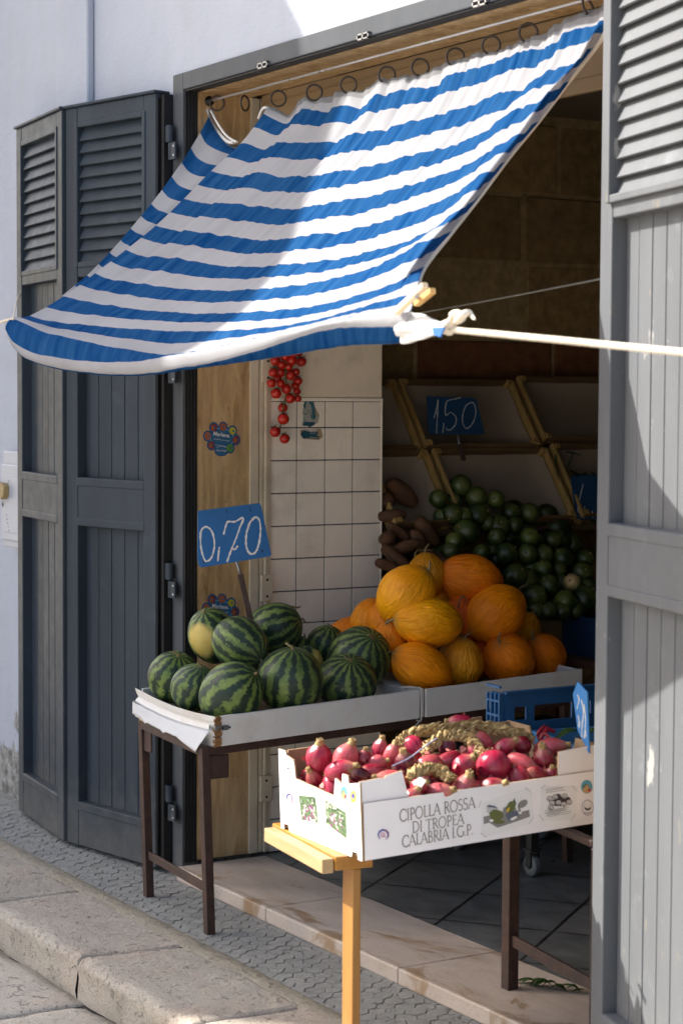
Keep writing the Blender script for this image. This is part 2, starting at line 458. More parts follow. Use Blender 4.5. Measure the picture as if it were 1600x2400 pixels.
mb.add(vs, [(4 * i + k, 4 * i + 4 + k, 4 * i + 5 + k, 4 * i + 1 + k) for i in range(n_) for k in range(3)], 0, True)
struct(mb.build('cement_strip', CEMENT), 'pale cement strip between kerb and pavers')
# pavers: staggered wavy hexagons
mb = MB(); mb.box((-6, -.36, -.15), (6, .06, -.0075), 1)
px_, py_ = .052, .043
def warp(p):
    return Vector((p.x + .011 * noise.noise(Vector((p.x * 13, p.y * 13, 3))), p.y + .011 * noise.noise(Vector((p.x * 13, p.y * 13, 8))), 0))
def jit(p, s=.0032):
    k = (round(p.x * 900), round(p.y * 900)); random.seed(hash(k)); return Vector((p.x + U(-s, s), p.y + U(-s, s), 0))
i0 = int(-2.6 / px_)
for i in range(i0, int(3.2 / px_)):
    for j in range(-1, 8):
        cx = i * px_ + (px_ / 2 if j % 2 else 0); cy = -.292 + j * py_
        if cy > .05: continue
        hx, hy = px_ / 2, py_
        P = [(cx - hx, cy - hy * .28), (cx, cy - hy * .72), (cx + hx, cy - hy * .28), (cx + hx, cy + hy * .28), (cx, cy + hy * .72), (cx - hx, cy + hy * .28)]
        P = [warp(jit(Vector((*p, 0)))) for p in P]; c = sum(P, Vector()) / 6
        if c.y < -.30: continue
        z = U(-.0012, .0012)
        o = len(mb.v)
        for s_, zz in ((.975, -.007), (.955, -.0012), (.92, .0)):
            for p in P: q = c + (p - c) * s_; mb.v.append(Vector((q.x, max(q.y, -.294), z + zz)))
        for r in range(2):
            for k in range(6): a = o + r * 6; mb.f.append([a + k, a + (k + 1) % 6, a + 6 + (k + 1) % 6, a + 6 + k]); mb.m.append(0); mb.sm.append(False)
        mb.f.append([o + 12 + k for k in range(6)]); mb.m.append(0); mb.sm.append(False)
random.seed(11)
struct(mb.build('pavement', [HEX, JOINT]), 'pavement of small wavy hexagonal grey pavers')
# marble step and shop floor
mb = MB()
for a, b_ in ((.03, .62), (.622, 1.34), (1.342, 2.09)):
    mb.box((a, -.036, 0.0), (b_, .287, .045))
struct(mb.build('doorstep', m_marble_step(), bevel=.005), 'stained pale marble doorstep')
mb = MB(); mb.box((-.55, .289, -.1), (3.3, 3.8, .043))
struct(mb.build('shop_floor', m_floor_tile()), 'dark tiled floor of the shop')

# ------------------------------------------------------------------ the shop building
shop = thing('shop_building', (0, 0, 0), 'white plastered corner shop with a wide dark framed doorway', 'building')
mb = MB()
mb.box((-7, .012, -.15), (-.07, .30, 5.2)); mb.box((W + .07, .012, -.15), (7, .30, 5.2)); mb.box((-.07, .012, 2.56), (W + .07, .30, 5.2))
mb.box((-7, .30, 4.9), (7, 7, 5.2)); mb.box((-7, 6.7, -.15), (7, 7, 4.9)); mb.box((-7, .3, -.15), (-6.7, 6.7, 4.9)); mb.box((6.7, .3, -.15), (7, 6.7, 4.9))
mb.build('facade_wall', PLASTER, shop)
# door frame: grey face, black grooved inside
mb = MB()
mb.box((-.072, 0, 0.0), (0, .05, 2.56)); mb.box((W, 0, 0.0), (W + .072, .05, 2.56)); mb.box((0, 0, 2.506), (W, .05, 2.56))
fr = mb.build('door_frame', GREY_F, shop, bevel=.003)
mb = MB()
for k in range(4):
    y = .006 + k * .0115
    mb.box((.0005, y, .046), (.005, y + .0085, 2.505)); mb.box((W - .005, y, .046), (W - .0005, y + .0085, 2.505))
    mb.box((.006, y, 2.500), (W - .006, y + .0085, 2.5055))
mb.build('rubber_seal', BLACK, fr, bevel=.0015)
for px, py in ((620, 157), (855, 92), (1128, 12)):
    p = onY(px, py, -.001); mb = MB()
    for a, b_ in (((-.03, -.003), (.03, .001)), ((-.03, .010), (.03, .014)), ((-.03, -.003), (-.025, .014)), ((-.003, -.003), (.003, .014)), ((.025, -.003), (.03, .014))):
        mb.box((p.x + a[0], -.010, 2.503 + a[1]), (p.x + b_[0], -.0008, 2.503 + b_[1]))
    mb.build('latch_keeper', STEEL, fr)
mb = MB(); mb.box((-.35, .0525, 0.05), (-.0, .24, 2.5)); mb.box((W, .0525, .05), (W + .35, .24, 2.5)); mb.box((0, .0525, 2.5), (W, .24, 2.6))
mb.build('travertine_jamb', TRAV, shop)
mb = MB()
mb.box((.07, .243, 2.30), (W - .0, .262, 2.499)); mb.box((.10, .236, 2.335), (W - .05, .243, 2.47)); 
mb.build('shutter_box', pm('tan_board', (.25, .17, .085), .7, .15, stretch=(.2, 1, 1)), shop, bevel=.003)
# cream metal trim between travertine and tiles
mb = MB(); mb.box((-.2, .2405, .05), (.006, .272, 2.5)); mb.box((-.2, .276, .05), (.004, .290, 2.5)); mb.box((-.2, .2925, .05), (.012, .303, 2.5)); mb.box((-.2, .305, .05), (.007, .3175, 2.5))
mb.box((-.2, .272, .05), (-.03, .3175, 2.5), 1)
tr = mb.build('jamb_trim', [CREAM, BLACK], shop, bevel=.002)
for z in (1.645, .935, .275):
    mb = MB(); mb.box((.010, .276, z - .055), (.020, .318, z + .03))
    for dz in (-.04, .014): mb.lathe([(0.0045, 0), (.0045, .003), (0, .004)], 8, 1, frame((.0198, .297, z + dz), (0, 1, 0), (0, 0, 1), (1, 0, 0)))
    mb.build('trim_hinge', [CREAM, BLACK], tr, bevel=.002)
# tiled pier
mb = MB(); mb.box((-.4, .3180, .045), (-.004, .742, 1.535), 1)
for i in range(14):
    for j in range(4):
        T_ = .1075; z1 = 1.443 - (i - 1) * T_ - .0018; z0 = 1.443 - i * T_ + .0018
        if i == 0: z1 = 1.528
        y0 = .31 + j * T_ + .0018; y1 = .31 + (j + 1) * T_ - .0018
        if j == 0: y0 = .319
        if j == 3: y1 = .7395
        mb.box((-.006, y0, z0 if i < 13 else .047), (0 + U(-.0006, .0006), y1, z1), 0)
mb.box((-.01, .318, 1.530), (.006, .746, 1.541), 0); mb.box((-.01, .7412, .047), (.003, .747, 1.5295), 0)
for i in range(14):
    z0 = .047 + i * .1065; mb.box((-.39, .742, z0), (-.012, .7455, z0 + .104), 0)
mb.build('tiled_pier', [TILE, GROUT], shop, bevel=.0016)
mb = MB(); mb.box((W + .002, .24, .045), (W + .5, .75, 2.6)); mb.build('pier_plaster', CREAMWALL, shop, bevel=.004)
mb = MB(); mb.box((-.4, .318, 1.542), (.002, .745, 2.6))
mb.build('pier_plaster', CREAMWALL, shop, bevel=.004)
# room: rough stone blocks on the far left wall, plain shell elsewhere
mb = MB(); cols = []
def blockwall(axis, pos, a0, a1, z0, z1, dirn):
    z = z0; row = 0
    while z < z1:
        h = U(.24, .31) if row != 4 else .27
        a = a0 - U(0, .3)
        while a < a1:
            L = U(.35, .62); b0, b1 = max(a, a0) + .007, min(a + L, a1) - .007
            if b1 - b0 > .04:
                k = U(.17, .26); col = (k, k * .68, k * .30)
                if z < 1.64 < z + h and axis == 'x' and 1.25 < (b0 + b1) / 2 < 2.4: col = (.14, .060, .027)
                d = U(.0, .014); n0 = len(mb.f)
                zc = min(z + h, z1)
                if axis == 'x': mb.box((pos - .1, b0, z + .007), (pos + d, b1, zc - .007), 0, None, .004)
                else: mb.box((b0, pos - d, z + .007), (b1, pos + .1, zc - .007), 0, None, .004)
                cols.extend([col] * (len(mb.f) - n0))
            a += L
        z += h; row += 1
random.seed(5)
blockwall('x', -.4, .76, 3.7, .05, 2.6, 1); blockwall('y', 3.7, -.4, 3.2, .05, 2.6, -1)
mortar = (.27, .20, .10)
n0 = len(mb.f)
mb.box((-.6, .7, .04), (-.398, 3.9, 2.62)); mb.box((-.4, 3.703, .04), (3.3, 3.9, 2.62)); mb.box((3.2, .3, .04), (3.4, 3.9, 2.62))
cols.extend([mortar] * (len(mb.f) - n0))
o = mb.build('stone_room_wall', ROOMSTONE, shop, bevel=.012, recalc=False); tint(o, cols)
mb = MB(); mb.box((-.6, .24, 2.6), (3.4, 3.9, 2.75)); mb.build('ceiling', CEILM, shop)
# drainpipe: broad white boxed pipe on the facade
mb = MB(); mb.box((-.975, -.016, -.1), (-.705, .0125, 5.15)); o = mb.build('drainpipe', PLASTER, shop, bevel=.008, seg=3)
mb = MB(); mb.box((-.983, .006, -.1), (-.976, .0125, 5.15)); mb.build('painted_shadow_line', pm('shadow_gap_paint', (.26, .29, .36)), o)  # darker strip paints the thin shadow along the pipe's left edge

# door leaves ---------------------------------------------------------
def leaf(h, ang, width, nrm, paint, proud, first, name='shutter_door', z0=.015, z1=2.505, mark=None):
    d = Vector((cos(ang), sin(ang), 0)); n = Vector((nrm[0], nrm[1], 0)); 
    T = frame((h[0], h[1], 0), d, n, (0, 0, 1))
    th = .046; st = .066; rec = .034; w_ = width
    B = lambda mb, s0, s1, t0, t1, za, zb, m=0: mb.box((s0, t0, za), (s1, t1, zb), m, T)
    mb = MB()
    B(mb, 0, st, -th, 0, z0, z1); B(mb, w_ - st, w_, -th, 0, z0, z1)
    for za, zb in ((z0, .165), (1.105, 1.27), (1.94, 1.983), (2.445, z1)): B(mb, st + .0005, w_ - st - .0005, -th + .001, -.0012, za, zb)
    # small mouldings round the sunk panels
    for za, zb in ((.165, 1.105), (1.27, 1.94)):
        B(mb, st - .004, w_ - st + .004, -.006, .0015, za - .030, za - .001); B(mb, st - .004, w_ - st + .004, -.006, .0015, zb + .001, zb + .028) if zb < 1.5 else None
    B(mb, -.004, w_ + .004, -th - .008, .010, z1, z1 + .010)
    leaf_o = mb.build(name, paint, shop, bevel=.0035)
    # planks
    for za, zb in ((.165, 1.105), (1.27, 1.94)):
        mb = MB(); k = max(3, round((w_ - 2 * st) / .071)); pw = (w_ - 2 * st) / k
        for i in range(k): B(mb, st + i * pw + .0018, st + (i + 1) * pw - .0018, -th + .004, -rec + U(-.0008, .0008), za - .004, zb + .004)
        B(mb, st - .004, w_ - st + .004, -th + .001, -rec - .006, za - .003, zb + .003)
        mb.build('plank_panel', paint, leaf_o, bevel=.0022)
    # louvre: raised frame and slats
    mb = MB(); f0 = .022
    B(mb, st - .012, st + .006, -th + .002, proud, 1.972, 2.455); B(mb, w_ - st - .006, w_ - st + .012, -th + .002, proud, 1.972, 2.455)
    B(mb, st + .0065, w_ - st - .0065, -th + .002, proud - .0008, 1.972, 1.99); B(mb, st + .0065, w_ - st - .0065, -th + .002, proud - .0008, 2.437, 2.455)
    lo_ = mb.build('louvre', paint, leaf_o, bevel=.003)
    mb = MB(); ns = 11; pitch = (2.437 - 1.99) / ns
    for i in range(ns):
        zc = 1.99 + (i + .5) * pitch
        sl = Matrix.Translation((0, -.018, zc)) @ Matrix.Rotation(radians(-66 + U(-1.2, 1.2)), 4, 'X')
        mb.box((st + .007, -.027, -.0035), (w_ - st - .007, .027, .0035), 0, T @ sl)
    B(mb, st + .006, w_ - st - .006, -th + .0005, -th + .003, 1.985, 2.445)
    mb.build('louvre_slats', paint, lo_, bevel=.0025)
    return leaf_o, T
a1 = radians(180 + 11)
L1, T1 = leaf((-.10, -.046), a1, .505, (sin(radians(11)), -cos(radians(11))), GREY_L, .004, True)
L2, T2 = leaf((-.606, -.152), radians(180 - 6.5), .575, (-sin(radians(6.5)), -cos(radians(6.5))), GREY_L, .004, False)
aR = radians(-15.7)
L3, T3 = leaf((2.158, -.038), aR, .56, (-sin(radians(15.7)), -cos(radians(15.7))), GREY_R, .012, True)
# hinge strips on the edge of the first leaf and hinges
mb = MB()
for k in range(3): mb.box((-.0045, -.012 - k * .0125, .03), (-.0005, -.004 - k * .0125, 2.49), 0, T1)
mb.box((-.0985, -.030, .02), (-.0735, .010, 2.50)); mb.build('edge_gasket', BLACK, L1)
for z in (2.345, 1.64, .955, .235):
    mb = MB(); x = -.048; y = -.018
    mb.lathe([(.011, z - .055), (.011, z - .002)], 12, 0, Matrix.Translation((x + .006, y, 0)))
    mb.lathe([(.011, z + .002), (.011, z + .055)], 12, 0, Matrix.Translation((x - .004, y, 0)))
    mb.box((x - .06, y - .008, z + .002), (x + .0, y - .002, z + .055)); mb.box((x, y - .008, z - .055), (x + .045, y - .002, z - .002))
    for sx, sz in ((-.047, .015), (-.047, .043), (.036, -.015), (.036, -.043)):
        mb.lathe([(.0045, 0), (.004, .003), (0, .0035)], 8, 1, frame((x + sx, y - .008, z + sz), (1, 0, 0), (0, 0, 1), (0, -1, 0)))
    mb.build('hinge', [GREY_L, STEEL], L1, bevel=.0015)

# unseen house across the street, eave and corner shaped to shade the left front
HS = thing('house', (-3.42, -4.07, 0), 'unseen house across the street, its flat eave shaped to shade the shop front', 'building')
mb = MB()
V_ = lambda x, y: Vector((x, y, 0))
ft = [V_(-3.42, -4.07), V_(-5.65, -6.12), V_(-8.1, -6.12), V_(-8.1, -4.07)]
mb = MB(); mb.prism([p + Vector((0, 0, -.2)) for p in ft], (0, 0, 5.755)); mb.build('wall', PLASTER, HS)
rf = [V_(-2.25, -1.4), V_(-2.255, -2.33), V_(-2.42, -2.52), V_(-2.55, -2.80), V_(-2.63, -3.2), V_(-2.665, -3.55), V_(-3.6, -4.4), V_(-5.55, -6.2), V_(-8.2, -6.2), V_(-8.2, -3.6), V_(-6, -1.4)]
mb = MB(); mb.prism([p + Vector((0, 0, 5.56)) for p in rf], (0, 0, .18)); mb.build('roof', CREAMWALL, HS)
for x in (-5.0, -7.0):
    mb = MB(); mb.box((x, -4.066, 3.1), (x + 1, -4.05, 4.6)); wdw = mb.build('window', GREY_L, HS)
    mb = MB(); mb.box((x - .08, -4.066, 3.0), (x + 1.08, -3.98, 3.09)); mb.build('sill', TRAV, wdw)
mb = MB(); mb.box((-6.0, -4.066, 0), (-5.2, -4.03, 2.2)); mb.build('door', GREY_L, HS)

# meter cupboard and wooden bracket at far left
WHITEP = pm('white_plastic', (.40, .43, .49), .4, .04, bump=.03, dirt=(.5, .47, .40), dirtamt=.3)
MC = thing('meter_cupboard', (-1.42, .0, .97), 'white plastic meter cupboard on the wall behind the folded shutter', 'meter cupboard')
mb = MB(); mb.box((-1.448, -.035, .972), (-1.15, .011, 1.335)); mb.box((-1.438, -.048, 1.00), (-1.16, -.0355, 1.285)); mb.build('case', WHITEP, MC, bevel=.004)
mb = MB(); mb.box((-1.40, -.052, 1.03), (-1.17, -.0485, 1.235)); dd = mb.build('door', WHITEP, MC, bevel=.002)
for k in range(5):
    for s_ in (0, 1):
        mb = MB()
        zz = (1.225 - k * .012 - k * k * .0006) if s_ == 0 else (1.04 + k * .012 + k * k * .0006)
        xx = -1.352 - k * .006
        mb.box((xx, -.0535, zz - .004), (xx + .005, -.0525, zz)); mb.build('vent_slot', BLACK, dd)
mb = MB(); mb.box((-1.424, -.0502, 1.125), (-1.416, -.049, 1.14)); mb.build('keyhole', BLACK, MC)
LIGHTW = m_wood('weathered_tan_wood', (.24, .17, .07), (.40, .30, .14), 0)
mb = MB(); q = [Vector((-1.70, 0, 1.155)), Vector((-1.575, 0, 1.155)), Vector((-1.553, 0, 1.172)), Vector((-1.55, 0, 1.203)), Vector((-1.57, 0, 1.215)), Vector((-1.70, 0, 1.215))]
q = [p + Vector((.205, -.075, 0)) for p in q]; mb.prism(q, (0, .086, 0))
tag(mb.build('wooden_bracket', LIGHTW, None, (-1.4, -.03, 1.155), bevel=.003), 'small weathered wooden block sticking out at the left picture edge', 'bracket')
# ------------------------------------------------------------------ striped awning
def m_fabric():
    m, nt, b = newmat('striped_cotton'); n = N(nt)
    uv = n('TexCoord').outputs['UV']; s = n('SeparateXYZ', {0: uv})
    v = n.math('ADD', s.outputs[1], n.math('MULTIPLY', n.math('SUBTRACT', n.noise(n.geo(), 14, 3), .5), .02))
    fr = n.math('FRACT', v)
    blue = n.math('MULTIPLY', n.math('LESS_THAN', fr, .49), n.math('GREATER_THAN', v, .985))
    fold = n.noise(n('Mapping', {'Vector': uv, 'Scale': (60, .5, 1)}).outputs[0], 1.0, 6, .65)
    cb = n.mix(n.ramp(fold, ((.35, 0.), (.7, 1.))), (.010, .115, .37), (.060, .225, .50))
    cw = n.mix(n.ramp(n.noise(n.geo(), 6, 5), ((.4, 0.), (.75, 1.))), (.715, .72, .745), (.64, .645, .67))
    c = n.mix(blue, cw, cb)
    hd = n.math('LESS_THAN', v, .72)
    c = n.mix(n.math('MULTIPLY', hd, .75), c, (.40, .40, .41))  # header band greyed in the colour, painting in its weaker light
    b.inputs['Roughness'].default_value = .85; b.inputs['Specular IOR Level'].default_value = .02
    nt.links.new(c, b.inputs['Base Color'])
    weave = n('TexWave', {'Vector': n('Mapping', {'Vector': uv, 'Scale': (520, 2, 1)}).outputs[0], 'Scale': 1.0, 'Distortion': 1.2, 'Detail': 2.0})
    hh = n.math('ADD', n.math('MULTIPLY', weave.outputs[1], .15), n.math('MULTIPLY', fold, 1.6))
    bn = n.bump(hh, .6, .006); nt.links.new(bn, b.inputs['Normal'])
    tr = n('BsdfTranslucent', {'Color': c, 'Normal': bn}); mx = n('MixShader', {0: .62, 1: b.outputs[0], 2: tr.outputs[0]})
    nt.links.new(mx.outputs[0], nt.nodes['Material Output'].inputs[0])
    return m
FAB = m_fabric()
def onYr(x, y, Y): return onY(x, y, Y - .06)
ROWS = {
 .42: [(622,247),(650,256),(677,268),(712,230),(738,238),(768,226),(795,214),(830,216),(866,203),(890,188),(925,183),(958,175),(989,176),(1020,160),(1045,146),(1086,138),(1126,123),(1172,120),(1208,98),(1259,84),(1305,58),(1351,33),(1390,20),(1432,8)],
 1: [(617,266),(640,279),(674,289),(712,256),(736,260),(760,263),(795,247),(846,252),(878,227),(910,221),(953,207),(1014,206),(1045,179),(1085,168),(1126,158),(1170,142),(1208,123),(1250,115),(1290,107),(1312,89),(1335,72),(1380,60),(1429,46)],
 2: [(563,338),(580,338),(620,351),(658,334),(687,338),(716,333),(750,333),(783,332),(824,316),(860,309),(907,301),(955,288),(1004,275),(1050,262),(1105,247),(1157,220),(1190,213),(1229,206),(1269,174),(1305,160),(1341,147),(1372,118),(1400,101)],
 3: [(496,402),(524,410),(569,416),(588,410),(607,405),(640,411),(671,415),(710,413),(751,411),(776,402),(840,394),(900,384),(938,367),(980,360),(1019,351),(1060,340),(1096,326),(1130,310),(1167,286),(1198,261),(1232,248),(1264,235),(1297,205),(1331,189)],
 4: [(432,467),(464,475),(505,478),(543,478),(585,482),(623,486),(687,490),(735,480),(780,475),(827,468),(862,459),(900,451),(943,438),(985,425),(1030,412),(1075,395),(1116,377),(1157,345),(1182,332),(1208,320),(1236,300),(1263,278)],
 5: [(366,530),(403,539),(450,543),(500,549),(555,557),(612,563),(653,561),(730,552),(800,543),(865,528),(928,509),(985,490),(1045,467),(1078,445),(1106,423),(1136,406),(1162,392),(1192,365)],
 6: [(296,586),(327,599),(375,603),(423,607),(470,616),(520,624),(570,626),(622,625),(710,617),(800,606),(870,590),(943,570),(985,552),(1024,530),(1058,505),(1086,481),(1126,454)],
 7: [(224,641),(250,653),(300,661),(347,668),(400,675),(459,680),(510,682),(561,681),(625,677),(689,671),(745,662),(800,649),(850,635),(902,615),(942,595),(979,572),(1020,556),(1058,541)],
 8: [(150,695),(194,705),(250,715),(306,724),(365,730),(423,734),(487,736),(551,735),(620,731),(689,725),(745,716),(800,703),(850,690),(902,673),(940,655),(965,640),(993,626)],
 9: [(70,741),(102,750),(150,757),(204,763),(270,769),(332,773),(410,777),(485,778),(560,775),(638,768),(720,754),(800,735),(850,720),(892,706),(930,698),(974,690)],
 10: [(29,746),(62,760),(102,778),(150,790),(194,800),(250,812),(306,821),(350,828),(393,832),(450,826),(520,812),(580,799),(638,785),(680,775),(720,765),(800,747),(850,741),(900,735),(962,730)],
 10.5: [(13,772),(30,800),(60,820),(89,831),(135,839),(179,846),(225,849),(268,850),(330,847),(393,835),(450,828),(520,814),(580,801),(638,787),(720,767),(800,749),(900,737),(960,733)],
 11: [(29,808),(52,832),(77,845),(115,857),(153,865),(204,872),(255,876),(306,877),(357,873),(398,866),(455,857),(510,847),(575,830),(638,811),(676,798),(714,786),(757,775),(800,768),(900,765),(950,768)],
 11.5: [(36,815),(55,836),(80,848),(117,860),(155,868),(205,875),(255,879),(306,880),(357,877),(408,871),(459,863),(550,851),(638,838),(720,825),(800,812),(850,808),(902,806),(948,803)],
}
YR = {.42: .090, 1: .066, 2: .022, 3: -.026, 4: -.080, 5: -.140, 6: -.208, 7: -.285, 8: -.370, 9: -.462, 10: -.560, 10.5: -.600, 11: -.592, 11.5: -.556}
NU = 240
vk = sorted(ROWS)
G = []
for v in vk:
    src = ROWS[v]; xo = src[-1][0]
    if 1.5 < v < 9:
        k_ = xo - 46; i_ = max(i for i, q in enumerate(src) if q[0] < k_ - 4); a_, b2_ = src[i_], src[i_ + 1]; f_ = (k_ - a_[0]) / (b2_[0] - a_[0])
        src = src[:i_ + 1] + [(k_, a_[1] + (b2_[1] - a_[1]) * f_), (k_ + 8, a_[1] + (b2_[1] - a_[1]) * f_ - 1)] + [q for q in src[i_ + 1:] if q[0] > k_ + 14]
    pts = [onY(x, y, YR[v] - (.06 * min(1, v / 9) * min(1, max(0, (x - 350) / 500)) if v > 2 else 0) + (.075 * max(0, (x - xo + 46) / 46) if 1.5 < v < 9 else 0)) for x, y in src]
    L = [0]
    for a, b_ in zip(src, src[1:]): L.append(L[-1] + (b_[0] - a[0]))
    row = []
    for i in range(NU + 1):
        t = L[-1] * i / NU; k = 0
        while k < len(L) - 2 and L[k + 1] < t: k += 1
        f = (t - L[k]) / max(1e-6, L[k + 1] - L[k])
        p = crom(pts, k + f)
        u = i / NU
        row.append(p)
    G.append(row)
AW = thing('awning', (1.0, .09, 2.44), 'blue and white striped cotton awning stretched from the rod out over the stalls', 'awning')
mb = MB(); mb.uv = []
# resample down the slope
vs_ = []
for k in range(len(vk) - 1):
    nsub = 7 if vk[k + 1] <= 9 else (6 if vk[k + 1] == 10 else 4)
    for q in range(nsub): vs_.append(k + q / nsub)
vs_.append(len(vk) - 1)
def vval(t):
    k = min(int(t), len(vk) - 2); return vk[k] + (vk[k + 1] - vk[k]) * (t - k)
for t in vs_:
    k = min(int(t), len(vk) - 2); f = t - k
    a, b_, c, d = G[max(k - 1, 0)], G[k], G[k + 1], G[min(k + 2, len(vk) - 1)]
    v = vval(t)
    for i in range(NU + 1):
        p = 0.5 * ((2 * b_[i]) + (c[i] - a[i]) * f + (2 * a[i] - 5 * b_[i] + 4 * c[i] - d[i]) * f * f + (3 * b_[i] - a[i] - 3 * c[i] + d[i]) * f ** 3)
        u = i / NU; fade = max(0, 1 - v / 11)
        rp = noise.noise(Vector((u * 34 + v * .25, v * .16, 2))) * .0085 + noise.noise(Vector((u * 80 + v * .6, v * .3, 7))) * .0045
        rp *= (.25 + fade) * min(1, 8 * u + .3)
        nrm = Vector((0, -.72, .69))
        mb.v.append(p + nrm * rp); mb.uv.append((u, v if v <= 10.0 or v > 10.5 or u < .445 else max(v, 10.55) if v > 10.02 else 9.9))
nr = len(vs_)
for j in range(nr - 1):
    for i in range(NU):
        a = j * (NU + 1) + i; mb.f.append([a, a + 1, a + NU + 2, a + NU + 1]); mb.m.append(0); mb.sm.append(True)
# left flap: sags between the first two rings, tucked under the main sheet
FL = {.62: [(489,257),(500,291),(517,314),(540,336)], 1: [(489,274),(503,303),(524,332),(546,348)], 1.5: [(469,312),(483,337),(508,352),(535,362)], 2: [(448,347),(462,369),(485,383),(508,388)], 2.5: [(426,381),(441,402),(464,413),(484,416)],
      3: [(403,414),(418,433),(438,443),(456,448)], 3.5: [(380,446),(395,463),(412,470),(428,474)], 4: [(355,478),(370,492),(384,497),(396,502)], 4.5: [(331,507),(343,518),(356,523),(368,527)], 5: [(307,536),(318,545),(328,549),(338,553)],
      5.5: [(283,564),(291,571),(300,575),(308,580)], 6: [(258,592),(264,598),(271,602),(279,606)], 6.5: [(231,620),(237,625),(243,629),(249,633)], 7: [(205,646),(210,650),(216,654),(222,658)], 8: [(146,694),(149,697),(153,700),(157,703)]}
fk = sorted(FL)
def Yat(v):
    for a, b_ in zip(vk, vk[1:]):
        if a <= v <= b_: return YR[a] + (YR[b_] - YR[a]) * (v - a) / (b_ - a)
    return YR[.42]
o = len(mb.v); ncol = 15
for v in fk:
    Y0 = Yat(v) - (.0 if v > 1 else 0)
    dep = [0, .012, .016, .030]
    pts = [onY(x, y, Y0 + dp * max(.1, 1 - v / 9)) for (x, y), dp in zip(FL[v], dep)]
    k = min(1, max(0.15, (8 - v) / 5))
    hid = pts[-1] + Vector((.035 * k, .018 * k, -.012 * k)); pts = pts + [hid]
    for i in range(ncol): 
        mb.v.append(crom(pts, i * 4 / (ncol - 1))); mb.uv.append((i * .004 - .1, v))
for j in range(len(fk) - 1):
    for i in range(ncol - 1):
        a = o + j * ncol + i; mb.f.append([a, a + 1, a + ncol + 1, a + ncol]); mb.m.append(0); mb.sm.append(True)
cloth = mb.build('fabric', FAB, AW, recalc=False)
md = cloth.modifiers.new('thickness', 'SOLIDIFY'); md.thickness = .0012
HEM = pm('white_hem_cotton', (.66, .65, .63), .9, .08, bump=.4, bscale=150)
mb = MB()
mb.tube(smooth_path([onY(x, y, .088) for x, y in [(485,254),(489,262),(499,290),(516,315),(534,332),(549,334)]], 20), .0055, 8)
mb.tube(smooth_path([onY(x, y, .083) for x, y in [(494,258),(510,288),(526,312),(541,326),(556,333)]], 20), .004, 8)
mb.build('top_hem', HEM, AW)
mb = MB(); mb.tube(smooth_path([onY(x, y, .085) for x, y in [(606,278),(613,260),(622,252),(640,262),(662,276),(676,280)]], 20), .0045, 8)
mb.build('top_hem', HEM, AW)
mb = MB(); pth = [onY(x, y + 3, YR[v] - .06 * min(1, v / 9) + .078 * min(1, max(0, v - .9))) for v, (x, y) in [(v, ROWS[v][-1]) for v in vk if v <= 9]]
mb.tube(smooth_path(pth, 50), .006, 8); mb.build('side_hem', pm('side_hem', (.60, .575, .53), .9, .1, bump=.3, bscale=150), AW)
# gathered corner towards the knot
mb = MB(); a = onYr(948, 768, -.585); e = onYr(1046, 772, -.60); ax = (e - a)
prof = [(.050, 0), (.046, .12), (.043, .28), (.036, .5), (.028, .7), (.016, .88), (.012, 1.0)]
ex = ax.normalized(); ey = Vector((0, -1, .3)).normalized(); ey = (ey - ex * ey.dot(ex)).normalized(); ez = ex.cross(ey)
o = len(mb.v); n = 28
for r, t in prof:
    for k in range(n):
        th = 2 * pi * k / n; rr = r * .70 * (1 + .24 * sin(4 * th + 5 * t) + .14 * sin(9 * th - 9 * t) + .1 * noise.noise(Vector((th * 2, t * 6, 3))))
        mb.v.append(a + ax * t + ey * cos(th) * rr * .55 + ez * sin(th) * rr * .85)
for i in range(len(prof) - 1):
    for k in range(n): q = o + i * n; mb.f.append([q + k, q + (k + 1) % n, q + n + (k + 1) % n, q + n + k]); mb.m.append(0); mb.sm.append(True)
mb.build('gathered_corner', HEM, AW, subd=1)
mb = MB(); p0, p1, p2 = onYr(1022, 785, -.615), onYr(1042, 770, -.618), onYr(1028, 787, -.6)
mb.prism([onYr(1012, 768, -.632), onYr(1040, 767, -.632), onYr(1030, 790, -.632), onYr(1014, 784, -.632)], (0, .004, 0)); mb.build('corner_tab', pm('blue_cotton', (.03, .14, .42), .85, .15), AW)
# rings
RING = pm('brown_wood_ring', (.035, .022, .016), .45, .3)
def ring(c, nrm, R=.0225, r=.0032):
    nrm = Vector(nrm).normalized(); ex = nrm.cross(Vector((0, 0, 1))).normalized(); ez = ex.cross(nrm)
    mb = MB(); mb.tube([Vector(c) + (ex * cos(t) + ez * sin(t)) * R for t in [2 * pi * k / 28 for k in range(28)]], r, 8, closed=True); return mb
for px, py in ((509, 242), (652, 231), (736, 217), (816, 199), (906, 176), (984, 158), (1066, 134), (1150, 106), (1237, 77)):
    c = onY(px, py, .09); ring(c, (1, -.75 + U(-.2, .2), U(-.15, .15))).build('curtain_ring', RING, AW)
RODY = .092
ROD = thing('curtain_rod', (.0, RODY, 2.478), 'thin white metal rod across the top of the doorway carrying the rings', 'rod')
mb = MB(); mb.tube([(.012, RODY, 2.4775), (W - .012, RODY, 2.4775)], .0036, 10); mb.build('rod', pm('white_metal_rod', (.55, .56, .6), .3, .05, metal=.3), ROD)
mb = MB(); Tm = frame((0, RODY, 2.4775), (0, 1, 0), (0, 0, 1), (1, 0, 0)); mb.lathe([(.016, 0), (.016, .004), (.008, .007), (.008, .016), (.004, .018)], 14, 0, Tm); mb.build('end_bracket', BLACK, ROD)
mb = MB(); Tm = frame((W, RODY, 2.4775), (0, -1, 0), (0, 0, 1), (-1, 0, 0)); mb.lathe([(.016, 0), (.016, .004), (.008, .007), (.008, .016), (.004, .018)], 14, 0, Tm); mb.build('end_bracket', BLACK, ROD)
